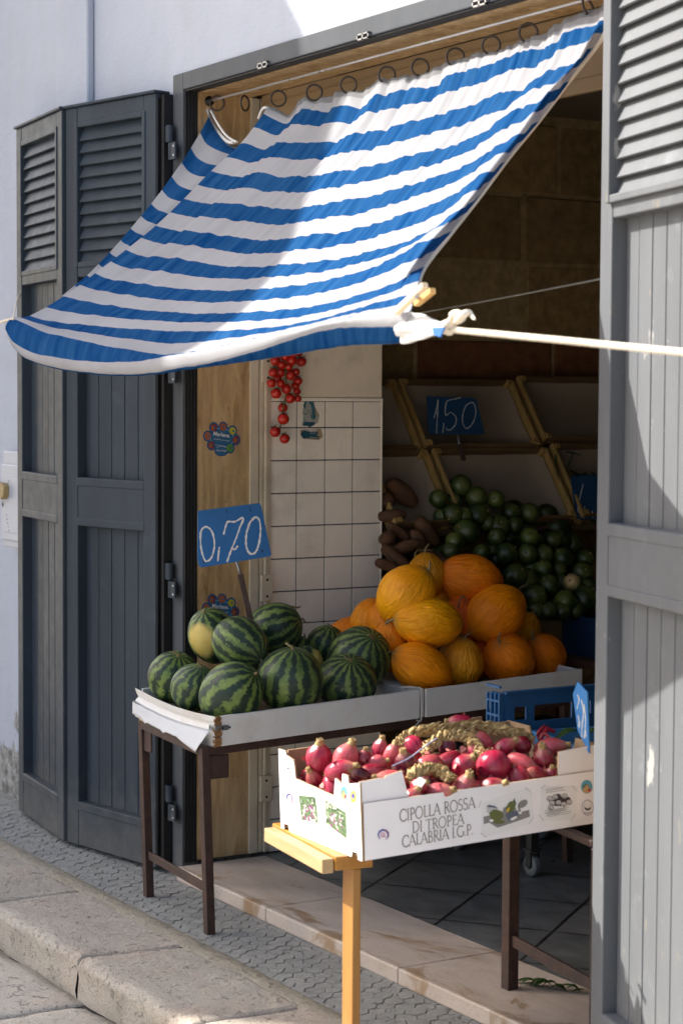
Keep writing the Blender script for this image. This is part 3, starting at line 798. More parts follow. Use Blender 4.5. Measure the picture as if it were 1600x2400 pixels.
for px, py, lb in ((574, 242, 'brown curtain ring hanging loose on the rod, seen edge on, beside the first hook'), (1377, 17, 'brown curtain ring loose at the right end of the rod')):
    c = onY(px, py, .092); b_ = ring(c, (1, .55, 0) if px < 900 else (1, .4, .3))
    tag(b_.build('curtain_ring', RING, None, c), lb, 'curtain ring', 'loose rings on the rod')
# ropes, peg, cables
ROPE = m_wood('cotton_rope', (.62, .54, .42), (.78, .72, .60), 0, .9, 60)
def twisted(mb, pts, r, turns, ns=3, n=6, steps=160):
    P = smooth_path(pts, steps)
    for s_ in range(ns):
        out = []
        for i, p in enumerate(P):
            d = (P[min(i + 1, steps)] - P[max(i - 1, 0)]).normalized(); e = d.cross(Vector((0, 0, 1))).normalized(); g = d.cross(e); t = 2 * pi * (s_ / ns + turns * i / steps)
            out.append(p + (e * cos(t) + g * sin(t)) * r * .55)
        mb.tube(out, r * .62, n)
RP = thing('rope', onYr(1052, 770, -.60), 'cream twisted rope pulling the right corner of the awning tight', 'rope')
k = onYr(1052, 772, -.60)
mb = MB(); twisted(mb, [k, onYr(1320, 798, -.59), onYr(1600, 826, -.58), onYr(1700, 836, -.575)], .0058, 60, steps=420); mb.build('line', ROPE, RP)
mb = MB()
kp = [(1030,765),(1050,757),(1062,768),(1052,778),(1042,768),(1055,752),(1068,748),(1060,738),(1075,735),(1083,745),(1070,752),(1085,738),(1098,733),(1106,742),(1112,748)]
mb.tube(smooth_path([onYr(x, y, -.60 - .012 * sin(i * 1.9)) for i, (x, y) in enumerate(kp)], 90), [.0075] * 72 + [.0075 - .0055 * i / 18 for i in range(19)], 8)
mb.build('knot', ROPE, RP)
hk = onYr(1700, 836, -.575)
mb = MB(); mb.tube(smooth_path([hk, hk + Vector((.15, .3, -.01)), Vector((hk.x + .35, .012, hk.z - .02))], 20), .0055, 8); mb.build('line_end', ROPE, RP)
TW = thing('twine', onY(22, 742, -.57), 'thin pale twine tying the left corner of the awning to the folded shutter', 'twine')
e = T2 @ Vector((.575, .0, 0)); top = onP(46, 690, (e.x, e.y, 0), (0, 1, 0))
mb = MB(); mb.tube(smooth_path([onY(30, 748, -.56), onY(34, 735, -.45), onY(40, 705, -.2), top], 20), .0022, 6); mb.build('string', ROPE, TW)
mb = MB(); twisted(mb, [onY(34, 747, -.565), onY(18, 750, -.57), onY(-8, 757, -.56), onY(-60, 764, -.50)], .004, 14, steps=90); mb.build('tail', ROPE, TW)
mb = MB(); hkl = onY(-60, 764, -.50); mb.tube(smooth_path([hkl, hkl.lerp(Vector((hkl.x - 1.2, .012, 1.70)), .5) + Vector((0, 0, -.01)), Vector((hkl.x - 1.2, .012, 1.70))], 12), .003, 6); mb.build('tail_end', ROPE, TW)
mb = MB(); c0 = Vector((.35, .62, 1.795)); c1 = Vector((W - .005, .08, 1.828))
mb.tube(smooth_path([onY(930, 745, .6), onY(1000, 731, .55), onY(1200, 694, .3), onY(1412, 653, .08)], 30), .0032, 6)
tag(mb.build('cable', pm('dull_grey_cable', (.16, .15, .12), .6), None, c1), 'thin dull cable running across the dark shop behind the rope', 'cable')
PEGW = m_wood('pale_peg_wood', (.62, .46, .28), (.78, .62, .42), 0, .6, 30)
PG = thing('clothes_peg', onYr(955, 690, -.60), 'wooden clothes peg clipped on the awning corner by the knot', 'clothes peg')
mb = MB(); mb.bar(onYr(927, 733, -.612), onYr(996, 668, -.618), .0135, .012); mb.build('leg', PEGW, PG, bevel=.0015)
mb = MB(); mb.bar(onYr(975, 712, -.585), onYr(1014, 681, -.59), .0135, .012); mb.build('leg', m_wood('amber_peg_wood', (.50, .28, .08), (.66, .42, .16), 0), PG, bevel=.0015)
mb = MB(); mb.tube([onYr(976, 695, y) for y in (-.63, -.575)], .0042, 10); mb.build('spring', STEEL, PG)
# ------------------------------------------------------------------ rusty table with the two produce trays
RUST = pm('rusty_brown_steel', (.040, .019, .014), .6, .35, 20, .4, 120, dirt=(.085, .035, .018), dirtamt=.6, dscale=12)
TRAYW = pm('white_melamine', (.66, .655, .635), .5, .06, bump=.12, bscale=40, dirt=(.42, .34, .25), dirtamt=.35, dscale=6)
CHIP = pm('chipped_brown_board', (.20, .10, .035), .9, .35, 40, .6, 90)
PAPER = pm('white_lining_paper', (.52, .535, .56), .75, .04, bump=.2, bscale=20)
ZINC = pm('zinc_bracket', (.26, .29, .31), .45, .2, metal=.7)
TB = thing('rusty_table', (.4, .5, 0), 'rusty brown steel table carrying the melon trays out of the doorway', 'table')
FL_, RL_ = (Vector((.652, -.236, 0)), Vector((.645, -.252, .545))), (Vector((.172, -.200, 0)), Vector((.165, -.216, .552)))
FR_, RR_ = (Vector((.585, 1.10, .044)), Vector((.578, 1.085, .581))), (Vector((.13, 1.10, .044)), Vector((.123, 1.085, .588)))
for a, b_ in (FL_, RL_, FR_, RR_):
    mb = MB(); mb.bar(a, b_, .026, .026, (1, 0, 0)); mb.build('leg', RUST, TB, bevel=.002)
mb = MB()
up = Vector((0, 0, -.014))
for a, b_ in ((FL_, RL_), (FL_, FR_), (RL_, RR_), (FR_, RR_)):
    d = (b_[1] - a[1]).normalized(); mb.bar(a[1] + up + d * .014, b_[1] + up - d * .014, .026, .026)
mb.build('top_frame', RUST, TB, bevel=.002)
mb = MB()
for a, b_ in ((FL_, RL_), (FR_, RR_)):
    p = a[0].lerp(a[1], .24); q = b_[0].lerp(b_[1], .24); d = (q - p).normalized()
    mb = MB(); mb.bar(p + d * .014, q - d * .014, .008, .026); mb.build('brace', RUST, TB, bevel=.0015)
for a, dx in ((FL_, Vector((-.001, .047, 0))), (RL_, Vector((.036, .0, 0)))):
    c = a[1] + dx + Vector((0, 0, -.062)); mb = MB()
    if dx.x < 0: mb.box(c - Vector((.004, .034, .036)), c + Vector((.004, .034, .034)))
    else: mb.box(c - Vector((.026, .004, .034)), c + Vector((.026, .004, .034)))
    mb.build('gusset', RUST, TB, bevel=.006)

A_ = Vector((.680, -.230, .633)); B_ = Vector((.595, 1.145, .671)); D_ = Vector((.158, -.234, .647)); E_ = Vector((.110, 1.150, .676))
def trayq(t): return A_.lerp(B_, t), D_.lerp(E_, t)
H = .087
def tray(t0, t1, label, group, cove):
    a, d = trayq(t0); b_, e = trayq(t1)
    R = thing('produce_tray', ((a + b_ + d + e) / 4 - Vector((0, 0, H))), label, 'tray', group)
    dn = Vector((0, 0, -H)); ln = (b_ - a).normalized(); wd = (d - a).normalized()
    def board(p, q, name, th=.011, m=TRAYW, chips=()):
        mb = MB(); n_ = 26; ins = (q - p).cross(Vector((0, 0, 1))).normalized()
        if ins.dot((a + b_ + d + e) / 4 - p) < 0: ins = -ins
        top = []; 
        for i in range(n_ + 1):
            t = i / n_; c = p.lerp(q, t); top.append(c + Vector((0, 0, .0012 * noise.noise(c * 30))))
        poly = [p + dn] + [q + dn] + top[::-1]
        mb.prism(poly, ins * th, 0, 0, 0)
        return mb.build(name, m, R, bevel=.002), ins
    fb, ins = board(a + ln * .016, b_ - ln * .002, 'front_board')
    board(d + ln * .016, e - ln * .002, 'rear_board')
    board(b_ + wd * .012 - ln * .012, e - wd * .012 - ln * .012, 'end_board')
    if cove:        # skirting shaped end board with a cove and torn paper below
        mb = MB(); pr = [(0, 0), (.005, -.016), (.010, -.024), (.011, -.029), (.004, -.034), (.001, -.040), (0, -H), (.014, -H), (.014, -.02), (.009, -.004)]
        o = len(mb.v); n_ = 30; ps = a + wd * .004; qs = d + Vector((-.006, 0, .002))
        for i in range(n_ + 1):
            c = ps.lerp(qs, i / n_) + Vector((0, -.003 + .0, -.012 * sin(pi * i / n_)))
            for y, z in pr: mb.v.append(c + Vector((0, y - .0, z)))
        k = len(pr)
        for i in range(n_):
            for j in range(k): mb.f.append([o + i * k + j, o + i * k + (j + 1) % k, o + (i + 1) * k + (j + 1) % k, o + (i + 1) * k + j]); mb.m.append(0); mb.sm.append(False)
        mb.f.append([o + j for j in range(k)]); mb.m.append(1); mb.sm.append(False); mb.f.append([o + n_ * k + j for j in range(k)][::-1]); mb.m.append(0); mb.sm.append(False)
        mb.build('end_board', [TRAYW, CHIP], R)
        mb = MB()
        for i in range(14):
            zz = -i * H / 14; mb.box(a + Vector((-.007 + U(-.005, .004), -.004 + U(-.004, .003), zz - H / 13)), a + Vector((.001 + U(-.003, .002), .014 + U(-.003, .005), zz)), 0, None, .0018)
        mb.build('chipped_corner', CHIP, R)
        mb = MB(); c = a + Vector((0, 0, -.033)); mb.box(c + Vector((-.034, -.0065, -.008)), c + Vector((.002, -.0045, .007))); mb.box(c + Vector((.0005, -.006, -.008)), c + Vector((.0025, .052, .007)), 0, Matrix.Translation(c) @ Matrix.Rotation(radians(7), 4, 'Z') @ Matrix.Translation(-c))
        for q in ((.0026, .020, 0), (.0026, .042, 0)): mb.lathe([(.0035, 0), (.0035, .0008), (0, .001)], 8, 1, frame(c + Vector((q[0] - .001, q[1], -.0005)), (0, 1, 0), (0, 0, 1), (1, 0, 0)))
        for q in (-.028, -.012): mb.lathe([(.0035, 0), (.0035, .0008), (0, .001)], 8, 1, frame(c + Vector((q, -.0064, -.0005)), (1, 0, 0), (0, 0, 1), (0, -1, 0)))
        mb.build('corner_bracket', [ZINC, BLACK], R, bevel=.0005)
        c = D_ + Vector((-.004, -.004, -.044)); mb = MB(); mb.box(c + Vector((-.003, -.0068, -.007)), c + Vector((.022, -.0048, .007))); mb.build('corner_bracket', ZINC, R, bevel=.0005)
        # paper sheet hanging under the end board
        mb = MB(); o = 0; n_ = 26; mrows = 8
        for i in range(n_ + 1):
            t = i / n_; top = (a + wd * .012).lerp(d, t) + Vector((0, -.010, -.040 - .012 * sin(pi * t)))
            drop = (.064 - .10 * abs(t - .07) if t > .07 else .026 + .038 * t / .07) if t < .34 else (.036 + .004 * noise.noise(Vector((t * 14, 0, 0))) + (.006 if i % 7 == 0 else 0))
            drop = max(drop, .032)
            for j in range(mrows + 1):
                f = j / mrows; mb.v.append(top + Vector((0, -.004 - .030 * f * (1 - t) + .003 * noise.noise(Vector((t * 6, f * 3, 1))), -drop * f)))
        for i in range(n_):
            for j in range(mrows): q = i * (mrows + 1) + j; mb.f.append([q, q + 1, q + mrows + 2, q + mrows + 1]); mb.m.append(0); mb.sm.append(True)
        pp = mb.build('paper_lining', PAPER, R); md = pp.modifiers.new('thickness', 'SOLIDIFY'); md.thickness = .0008
        mb = MB(); mb.bar(RL_[1] + Vector((.0, -.004, .004)), RL_[1] + Vector((.30, -.02, .0)), .02, .012); mb.build('packing_strip', m_wood('packing_wood', (.36, .24, .10), (.48, .36, .2), 0), R, bevel=.003)
    else: board(a + wd * .012 + ln * .004, d - wd * .012 + ln * .004, 'end_board')
    mb = MB(); z = Vector((0, 0, -.070)); th = Vector((0, 0, -.014)); i1 = (d - a).normalized() * .014
    mb.prism([a + z + i1 + ln * .016, b_ + z + i1 - ln * .02, e + z - i1 - ln * .02, d + z - i1 + ln * .016], th); mb.build('base', m_wood('tray_base_wood', (.05, .035, .02), (.10, .07, .04), 1), R)
    return R
TR1 = tray(0, .525, 'white tray with a torn paper lined end, full of watermelons', 'white trays on the rusty table', True)
TR2 = tray(.53, 1, 'white tray at the inner end of the table, full of yellow melons', 'white trays on the rusty table', False)
a, d = trayq(.523); STR = thing('string', a, 'grey string tied round the joint of the two white trays', 'string')
mb = MB(); o_ = Vector((.004, 0, 0))
mb.tube(smooth_path([a + Vector((-.05, -.03, .004)), a + Vector((-.012, -.004, .006)), a + o_ + Vector((.003, 0, .002)), a + o_ + Vector((.004, .002, -.05)), a + o_ + Vector((.004, .0, -.092)), a + Vector((-.02, .0, -.091)), a + Vector((-.03, -.004, -.06))], 40), .0032, 6)
mb.tube(smooth_path([a + o_ + Vector((.006, -.002, -.088)), a + o_ + Vector((.012, -.03, -.110)), a + o_ + Vector((.012, -.06, -.124)), a + o_ + Vector((.012, -.075, -.140))], 16), .0022, 6)
mb.tube(smooth_path([a + Vector((-.04, -.05, .006)), a + Vector((-.012, -.03, .010)), a + Vector((.002, -.006, .008)), a + o_ + Vector((.004, .004, .003))], 16), .0026, 6)
mb.build('loop', pm('grey_string', (.42, .41, .38), .9, .1), STR)

# ------------------------------------------------------------------ fruit
def m_watermelon(patch):
    m, nt, b = newmat('watermelon_skin' + ('_with_ground_spot' if patch else '')); n = N(nt)
    oi = n('ObjectInfo'); rv = oi.outputs['Random']
    p = n('TexCoord').outputs['Object']; off = n('CombineXYZ', {0: n.math('MULTIPLY', rv, 40), 1: n.math('MULTIPLY', rv, 23)}).outputs[0]
    q = n('VectorMath', {0: p, 1: off}, operation='ADD').outputs[0]
    s = n('SeparateXYZ', {0: p}); ang = n.math('DIVIDE', n.math('ARCTAN2', s.outputs[1], s.outputs[0]), 2 * pi)
    w1 = n.math('SUBTRACT', n.noise(q, 10, 5, .7), .5); w2 = n.math('SUBTRACT', n.noise(q, 45, 5, .7), .5)
    ph = n.math('ADD', n.math('MULTIPLY', ang, n.math('FLOOR', n.math('MULTIPLY_ADD', rv, 4.99, 9.0))), n.math('ADD', n.math('MULTIPLY', w1, 1.7), n.math('MULTIPLY', w2, 1.0)))
    sn = n.math('SINE', n.math('MULTIPLY', n.math('ADD', ph, rv), 2 * pi))
    st = n.ramp(n.math('ADD', n.math('MULTIPLY_ADD', sn, .42, .24), n.math('MULTIPLY', n.math('SUBTRACT', n.noise(q, 60, 6, .8), .5), 1.9)), ((.12, 0.), (.52, 1.)))
    cl = n.ramp(n.noise(q, 22, 6, .7), ((.3, 0.), (.7, 1.)))
    light = n.mix(cl, (.055, .105, .022), (.20, .27, .065)); dark = n.mix(cl, (.006, .018, .011), (.018, .040, .024))
    c = n.mix(st, dark, light)
    bloom = n.ramp(n.math('MULTIPLY', n.math('ADD', n.noise(q, 6, 5), n.math('MULTIPLY', rv, .2)), 1.), ((.55, 0.), (.9, .18))); c = n.mix(bloom, c, (.16, .21, .20))
    if patch:
        dt = n('VectorMath', {0: n('VectorMath', {0: p}, operation='NORMALIZE').outputs[0], 1: (.75, -.55, .36)}, operation='DOT_PRODUCT').outputs['Value']
        pk = n.ramp(n.math('ADD', dt, n.math('MULTIPLY', w1, .35)), ((.72, 0.), (.86, .92)))
        c = n.mix(pk, c, n.mix(cl, (.50, .36, .08), (.62, .50, .17)))
        bk = n.ramp(n.noise(q, 32, 4, .6), ((.71, 0.), (.75, .8))); c = n.mix(n.math('MULTIPLY', bk, pk), c, (.03, .015, .005))
    nt.links.new(c, b.inputs['Base Color'])
    nt.links.new(n.math('MULTIPLY_ADD', n.noise(q, 18, 5), .3, .27), b.inputs['Roughness']); b.inputs['Specular IOR Level'].default_value = .28
    nt.links.new(n.bump(n.noise(q, 35, 5), .08, .003), b.inputs['Normal'])
    return m
def m_melon():
    m, nt, b = newmat('yellow_melon_skin'); n = N(nt)
    oi = n('ObjectInfo'); rv = oi.outputs['Random']; oc = oi.outputs['Color']
    p = n('TexCoord').outputs['Object']; off = n('CombineXYZ', {0: n.math('MULTIPLY', rv, 31), 2: n.math('MULTIPLY', rv, 17)}).outputs[0]
    q = n('VectorMath', {0: p, 1: off}, operation='ADD').outputs[0]
    s = n('SeparateXYZ', {0: p}); ang = n.math('ARCTAN2', s.outputs[1], s.outputs[0])
    # meridian wrinkles: noise over (cos, sin, z) on the unit direction stretched along the axis
    pn = n('VectorMath', {0: n('CombineXYZ', {0: s.outputs[0], 1: s.outputs[1], 2: 0.}).outputs[0]}, operation='NORMALIZE').outputs[0]
    pv = n('CombineXYZ', {0: n('SeparateXYZ', {0: pn}).outputs[0], 1: n('SeparateXYZ', {0: pn}).outputs[1], 2: n.math('MULTIPLY_ADD', s.outputs[2], 5., n.math('MULTIPLY', rv, 20))}).outputs[0]
    wr = n.noise(pv, 5.2, 3, .55, .5); wr2 = n.noise(pv, 13, 3, .55, .3)
    big = n.ramp(n.noise(q, 9, 5), ((.3, 0.), (.72, 1.)))
    c = n.mix(big, n.mix(1., oc, (.80, .62, .6), 'MULTIPLY'), oc)
    c = n.mix(n.ramp(wr, ((.36, .38), (.52, 0.))), c, n.mix(1., oc, (.62, .44, .3), 'MULTIPLY'))
    spk = n.ramp(n.noise(q, 60, 4, .6), ((.70, 0.), (.74, .6))); c = n.mix(spk, c, (.16, .07, .015))
    sc_ = n.ramp(n.noise(q, 14, 3, .5), ((.735, 0.), (.755, .85))); c = n.mix(sc_, c, (.06, .025, .01))
    tip = n.ramp(n.math('ABSOLUTE', s.outputs[2]), ((.083, 0.), (.0935, .55))); c = n.mix(tip, c, (.36, .20, .05))
    nt.links.new(c, b.inputs['Base Color'])
    b.inputs['Roughness'].default_value = .40; b.inputs['Specular IOR Level'].default_value = .28
    b.inputs['Subsurface Weight'].default_value = .0
    h = n.math('ADD', n.math('MULTIPLY', wr, 1.), n.math('MULTIPLY', wr2, .45))
    nt.links.new(n.bump(h, .7, .014), b.inputs['Normal'])
    return m
WM = m_watermelon(False); WMP = m_watermelon(True); MEL = m_melon()
STEM = pm('dry_stem', (.20, .15, .07), .8, .3); 
def ell_mesh(name, rx, rz, mat, lump=.02, tip=0, seed=0):
    mb = MB(); prof = []
    for k in range(33):
        t = -pi / 2 + pi * k / 32; prof.append((max(1e-4, cos(t)) , sin(t)))
    def fn(p, t):
        z = p.z; r = Vector((p.x, p.y, 0)); rr = r.length
        k = 1 + lump * noise.noise(Vector((cos(t) * 1.4 + seed, sin(t) * 1.4, z * 1.6)))
        zz = z * rz * (1 + tip * (abs(z) ** 6))
        pin = 1 - tip * 1.1 * abs(z) ** 3
        return Vector((p.x * rx * k * pin, p.y * rx * k * pin, zz * (1 + lump * .5 * noise.noise(Vector((seed, z, 2))))))
    mb.lathe(prof, 48, 0, None, fn); return mb
def axis_rot(ang, tilt, spin=0):        # +Z axis -> direction at `ang` degrees in the picture plane, tilted `tilt` towards the viewer
    a = radians(ang); t = radians(tilt)
    z = (RGT * cos(a) + UP * sin(a)) * cos(t) - FWD * sin(t); z.normalize()
    x = z.cross(Vector((.3, .5, .81))).normalized(); y = z.cross(x)
    return frame((0, 0, 0), x, y, z) @ Matrix.Rotation(radians(spin), 4, 'Z')
def mk_fruit(kind, mat, rx, rz, lump, tip, seed, stemlen):
    o = ell_mesh(kind, rx, rz, mat, lump, tip, seed).build(kind, mat, None, (0, 0, 0))
    mb = MB(); z = rz * (1 + tip * .9)
    mb.tube(smooth_path([Vector((0, 0, z * .965)), Vector((.002, .001, z + .006)), Vector((.006, .004, z + stemlen * .6)), Vector((.018, .004, z + stemlen))], 8), [.0065, .005, .004, .0036, .0033, .003, .003, .003, .0026], 7)
    mb.lathe([(.011, z * .955), (.010, z * .975), (.005, z * 1.0)], 10)
    s = mb.build('stem', STEM, o); return o
def place(proto, first, px, py, X, rpx, rot, base_r, sq=(1, 1, 1)):
    o = proto if first else dup(proto)
    c = onX(px, py, X); s = rpx / ppm(c) / base_r * 1.03
    m = rot @ Matrix.Diagonal((s * sq[0], s * sq[1], s * sq[2], 1)); m.translation = c
    o.matrix_world = m
    return o
p_w = mk_fruit('watermelon', WM, .08, .08, .03, .0, 1, .012)
p_wp = mk_fruit('watermelon', WMP, .08, .084, .03, .0, 4, .012)
WG = 'watermelons heaped in the white tray'
# px, py, X, rpx, axis angle, tilt, squash, label
WLIST = [
 (p_w, 407, 1587, .23, 59, 75, 30, (1, 1, 1.02), 'bluish dark green watermelon at the rear left corner of the tray'),
 (p_w, 455, 1612, .38, 54, 70, 20, (1, 1, 1.03), 'small dark watermelon between the rear corner one and the front corner one'),
 (p_w, 542, 1625, .556, 73, 40, 25, (.95, .95, 1.1), 'wide mottled watermelon at the front left corner of the tray'),
 (p_w, 680, 1595, .535, 76, 85, 18, (1, 1, 1.02), 'bright green boldly striped watermelon in the middle of the front board'),
 (p_w, 812, 1600, .495, 66, 80, 35, (1.06, 1.06, .98), 'dark watermelon with broken light streaks at the right end of the front row'),
 (p_w, 842, 1543, .400, 72, 60, 40, (1, 1, 1.05), 'large glossy dark watermelon with yellow green streaks next to the yellow melons'),
 (p_w, 764, 1512, .260, 46, 75, 20, (1, 1, 1), 'striped watermelon half hidden behind the glossy one by the yellow melons'),
 (p_w, 562, 1508, .405, 63, -35, 30, (.96, .96, 1.1), 'mid green watermelon resting on top of the front two, paler at its lower end'),
 (p_wp, 499, 1490, .270, 61, -65, 25, (.92, .92, 1.08), 'watermelon with a big yellow ground spot at the top left of the heap'),
 (p_w, 645, 1472, .240, 60, 20, 10, (.98, .98, 1.05), 'dark blue green watermelon at the top of the heap against the tiles'),
 (p_w, 692, 1530, .215, 42, 60, 0, (1, 1, 1), 'watermelon of which only a dark sliver shows below the topmost one'),
 (p_wp, 716, 1556, .330, 40, 100, 20, (1, 1, 1), 'watermelon showing a yellow green cheek behind the boldly striped one'),
 (p_w, 590, 1570, .26, 50, 90, 0, (1, 1, 1), 'watermelon buried in the middle of the heap'),
]
used = set()
for pr, px, py, X, rp, an, ti, sq, lb in WLIST:
    o = place(pr, pr.name not in used, px, py, X + .035, rp, axis_rot(an, ti, 40 if pr is p_w else 0), .08, sq); used.add(pr.name)
    if pr is p_wp:
        zc = (RGT * -.45 - UP * .25 - FWD * .85).normalized() if 'cheek' not in lb else (RGT * .8 + UP * .3 - FWD * .3).normalized()
        # turn the ground spot towards the viewer
        v0 = Vector((.75, -.55, .36)).normalized(); qd = v0.rotation_difference(zc).to_matrix().to_4x4()
        s = o.matrix_world.to_scale(); t = o.matrix_world.translation.copy(); m = qd @ Matrix.Diagonal((s.x, s.y, s.z, 1)); m.translation = t; o.matrix_world = m
    tag(o, lb, 'watermelon', WG)
    print('WM', lb[:30], [round(v, 3) for v in o.matrix_world.translation], round(rp / ppm(o.matrix_world.translation), 3))
p_m = mk_fruit('yellow_melon', MEL, .075, .09, .05, .06, 2, .018)
p_m2 = mk_fruit('yellow_melon', MEL, .075, .088, .06, .05, 9, .03)
MG = 'yellow melons heaped in the white tray'
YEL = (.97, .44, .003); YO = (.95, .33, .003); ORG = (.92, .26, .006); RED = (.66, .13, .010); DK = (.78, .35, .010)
MLIST = [
 (p_m, 951, 1394, .345, 62, 48, 15, (1.05, 1.05, 1.0), YEL, 'big bright yellow melon leaning at the left of the heap, tip pointing down left'),
 (p_m, 1101, 1358, .250, 59, 170, 15, (1, 1, 1.08), ORG, 'deep orange melon with a dark scab on the very top of the heap'),
 (p_m, 1003, 1459, .420, 59, 175, 12, (1, 1, 1.1), YEL, 'bright yellow melon lying across the middle, pale tip at its left end'),
 (p_m2, 1159, 1438, .340, 63, 215, 15, (1.02, 1.02, 1.04), YO, 'orange melon on the right of the heap with its dry stalk to the left'),
 (p_m, 987, 1567, .455, 58, 150, 20, (.98, .98, 1.1), YO, 'orange yellow melon at the front left touching the front board'),
 (p_m, 1076, 1557, .415, 55, 80, 20, (1, 1, .95), DK, 'dull ochre melon in the gap of the front row'),
 (p_m2, 1190, 1546, .400, 57, 120, 45, (1.05, 1.05, .98), ORG, 'orange melon standing in the front row with its dry star stalk facing out'),
 (p_m2, 1275, 1537, .350, 49, 125, 35, (1, 1, 1), ORG, 'ribbed orange melon at the right end of the front row'),
 (p_m2, 1000, 1350, .190, 47, 95, 0, (1, 1, .95), DK, 'melon with a long curved dry stalk behind the big bright yellow one'),
 (p_m, 866, 1456, .190, 45, 70, 10, (1, 1, 1), YO, 'melon against the tiles at the rear left of the heap'),
 (p_m, 902, 1458, .250, 42, 80, 10, (1, 1, 1.05), YO, 'melon wedged under the big bright yellow one'),
 (p_m2, 912, 1517, .330, 45, 95, 15, (.9, .9, 1.08), YO, 'small upright melon beside the glossy watermelon'),
 (p_m, 815, 1490, .130, 42, 20, 0, (1, 1, 1), ORG, 'melon with only its top showing behind the watermelons'),
 (p_m, 1082, 1455, .270, 48, 90, 0, (1, 1, 1), RED, 'reddish orange melon seen in the gap at the centre of the heap'),
 (p_m, 1222, 1484, .210, 42, 60, 0, (1, 1, 1), DK, 'ochre melon in shade at the rear right of the heap'),
 (p_m, 1128, 1535, .280, 48, 60, 0, (1, 1, 1), RED, 'dark reddish melon deep between two front row melons'),
 (p_m, 1060, 1420, .14, 52, 60, 0, (1, 1, 1), DK, 'melon buried behind the topmost deep orange one'),
]
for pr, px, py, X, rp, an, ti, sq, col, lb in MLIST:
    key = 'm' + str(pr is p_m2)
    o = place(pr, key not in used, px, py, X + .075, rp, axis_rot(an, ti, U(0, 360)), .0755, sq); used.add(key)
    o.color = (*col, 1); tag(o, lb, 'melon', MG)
    print('ML', lb[:30], [round(v, 3) for v in o.matrix_world.translation], round(rp / ppm(o.matrix_world.translation), 3))
def tendril(px, X, parent, name='dry_stalk'):
    mb = MB(); mb.tube(smooth_path([onX(x, y, X) for x, y in px], 16), [.003] * 12 + [.0022] * 5, 6); o = mb.build(name, STEM, None, (0, 0, 0)); o.parent = parent; o.matrix_parent_inverse = parent.matrix_world.inverted()
bpy.context.view_layer.update()
ob = {o['label'][:24]: o for o in COL.objects if o.get('category') in ('melon', 'watermelon')}
tendril([(972, 1310), (973, 1296), (982, 1290), (1000, 1288), (1013, 1291)], .19, ob['melon with a long curved '[:24]])
tendril([(1073, 1424), (1077, 1405), (1084, 1398), (1090, 1402), (1092, 1412)], .40, ob['orange melon on the right'[:24]])
tendril([(676, 1420), (690, 1423), (697, 1424), (704, 1422)], .30, ob['dark blue green watermelon'[:24]])
tendril([(1215, 1383), (1220, 1376), (1228, 1373), (1235, 1371)], .36, ob['orange melon on the right'[:24]])
# ------------------------------------------------------------------ wooden trestle and second rusty table
OKW = m_wood('amber_varnished_wood', (.34, .14, .014), (.48, .23, .035), 0, .4, 26, (.22, .10, .02))
PALEW = m_wood('pale_planed_wood', (.33, .21, .095), (.45, .31, .16), 0, .6, 26)
LEGW = m_wood('amber_leg_wood', (.24, .105, .018), (.36, .18, .042), 2, .5, 30, (.26, .13, .03))
TS = thing('trestle', (1.66, -.5, 0), 'amber wooden trestle carrying the street end of the onion carton', 'trestle')
TT = frame((1.487, -.513, 0), Vector((.9915, -.130, 0)), Vector((.130, .9915, 0)), (0, 0, 1))
mb = MB(); mb.box((-.035, .0305, .466), (.358, .125, .4985), 0, TT); mb.build('top_board', OKW, TS, bevel=.003)
mb = MB(); mb.box((-.012, .0, .460), (.352, .0295, .494), 0, TT); mb.build('fascia', PALEW, TS, bevel=.003)
mb = MB(); mb.box((.296, .075, .03), (.356, .096, .4655), 0, TT); mb.build('leg', LEGW, TS, bevel=.003)
mb = MB(); mb.box((.20, .02, 0), (.48, .14, .0295), 0, TT); mb.build('foot', LEGW, TS, bevel=.004)
T2_ = thing('rusty_table', (1.85, .7, 0), 'second rusty table by the right shutter, only one leg and brace in sight', 'table')
for x, y in ((1.638, .112), (2.083, .045), (1.60, 1.75), (2.05, 1.7)):
    mb = MB(); mb.bar(Vector((x, y, .044)), Vector((x, y, .4995)), .032, .032, (1, 0, 0)); mb.build('leg', RUST, T2_, bevel=.002)
mb = MB()
for p, q in (((1.655, .112), (2.067, .045)), ((1.60, .13), (1.60, 1.733)), ((2.083, .062), (2.05, 1.683)), ((1.617, 1.75), (2.03, 1.7))):
    mb.bar(Vector((*p, .508)), Vector((*q, .508)), .026, .016)
mb.build('top_frame', RUST, T2_, bevel=.002)
mb = MB(); mb.bar(Vector((1.655, .110, .172)), Vector((2.067, .046, .172)), .010, .03); mb.build('brace', RUST, T2_, bevel=.002)
mb = MB(); mb.box((1.58, .16, .5165), (2.09, 1.77, .5215)); mb.build('shelf', m_wood('shelf_board', (.18, .12, .07), (.28, .2, .12), 1), T2_)

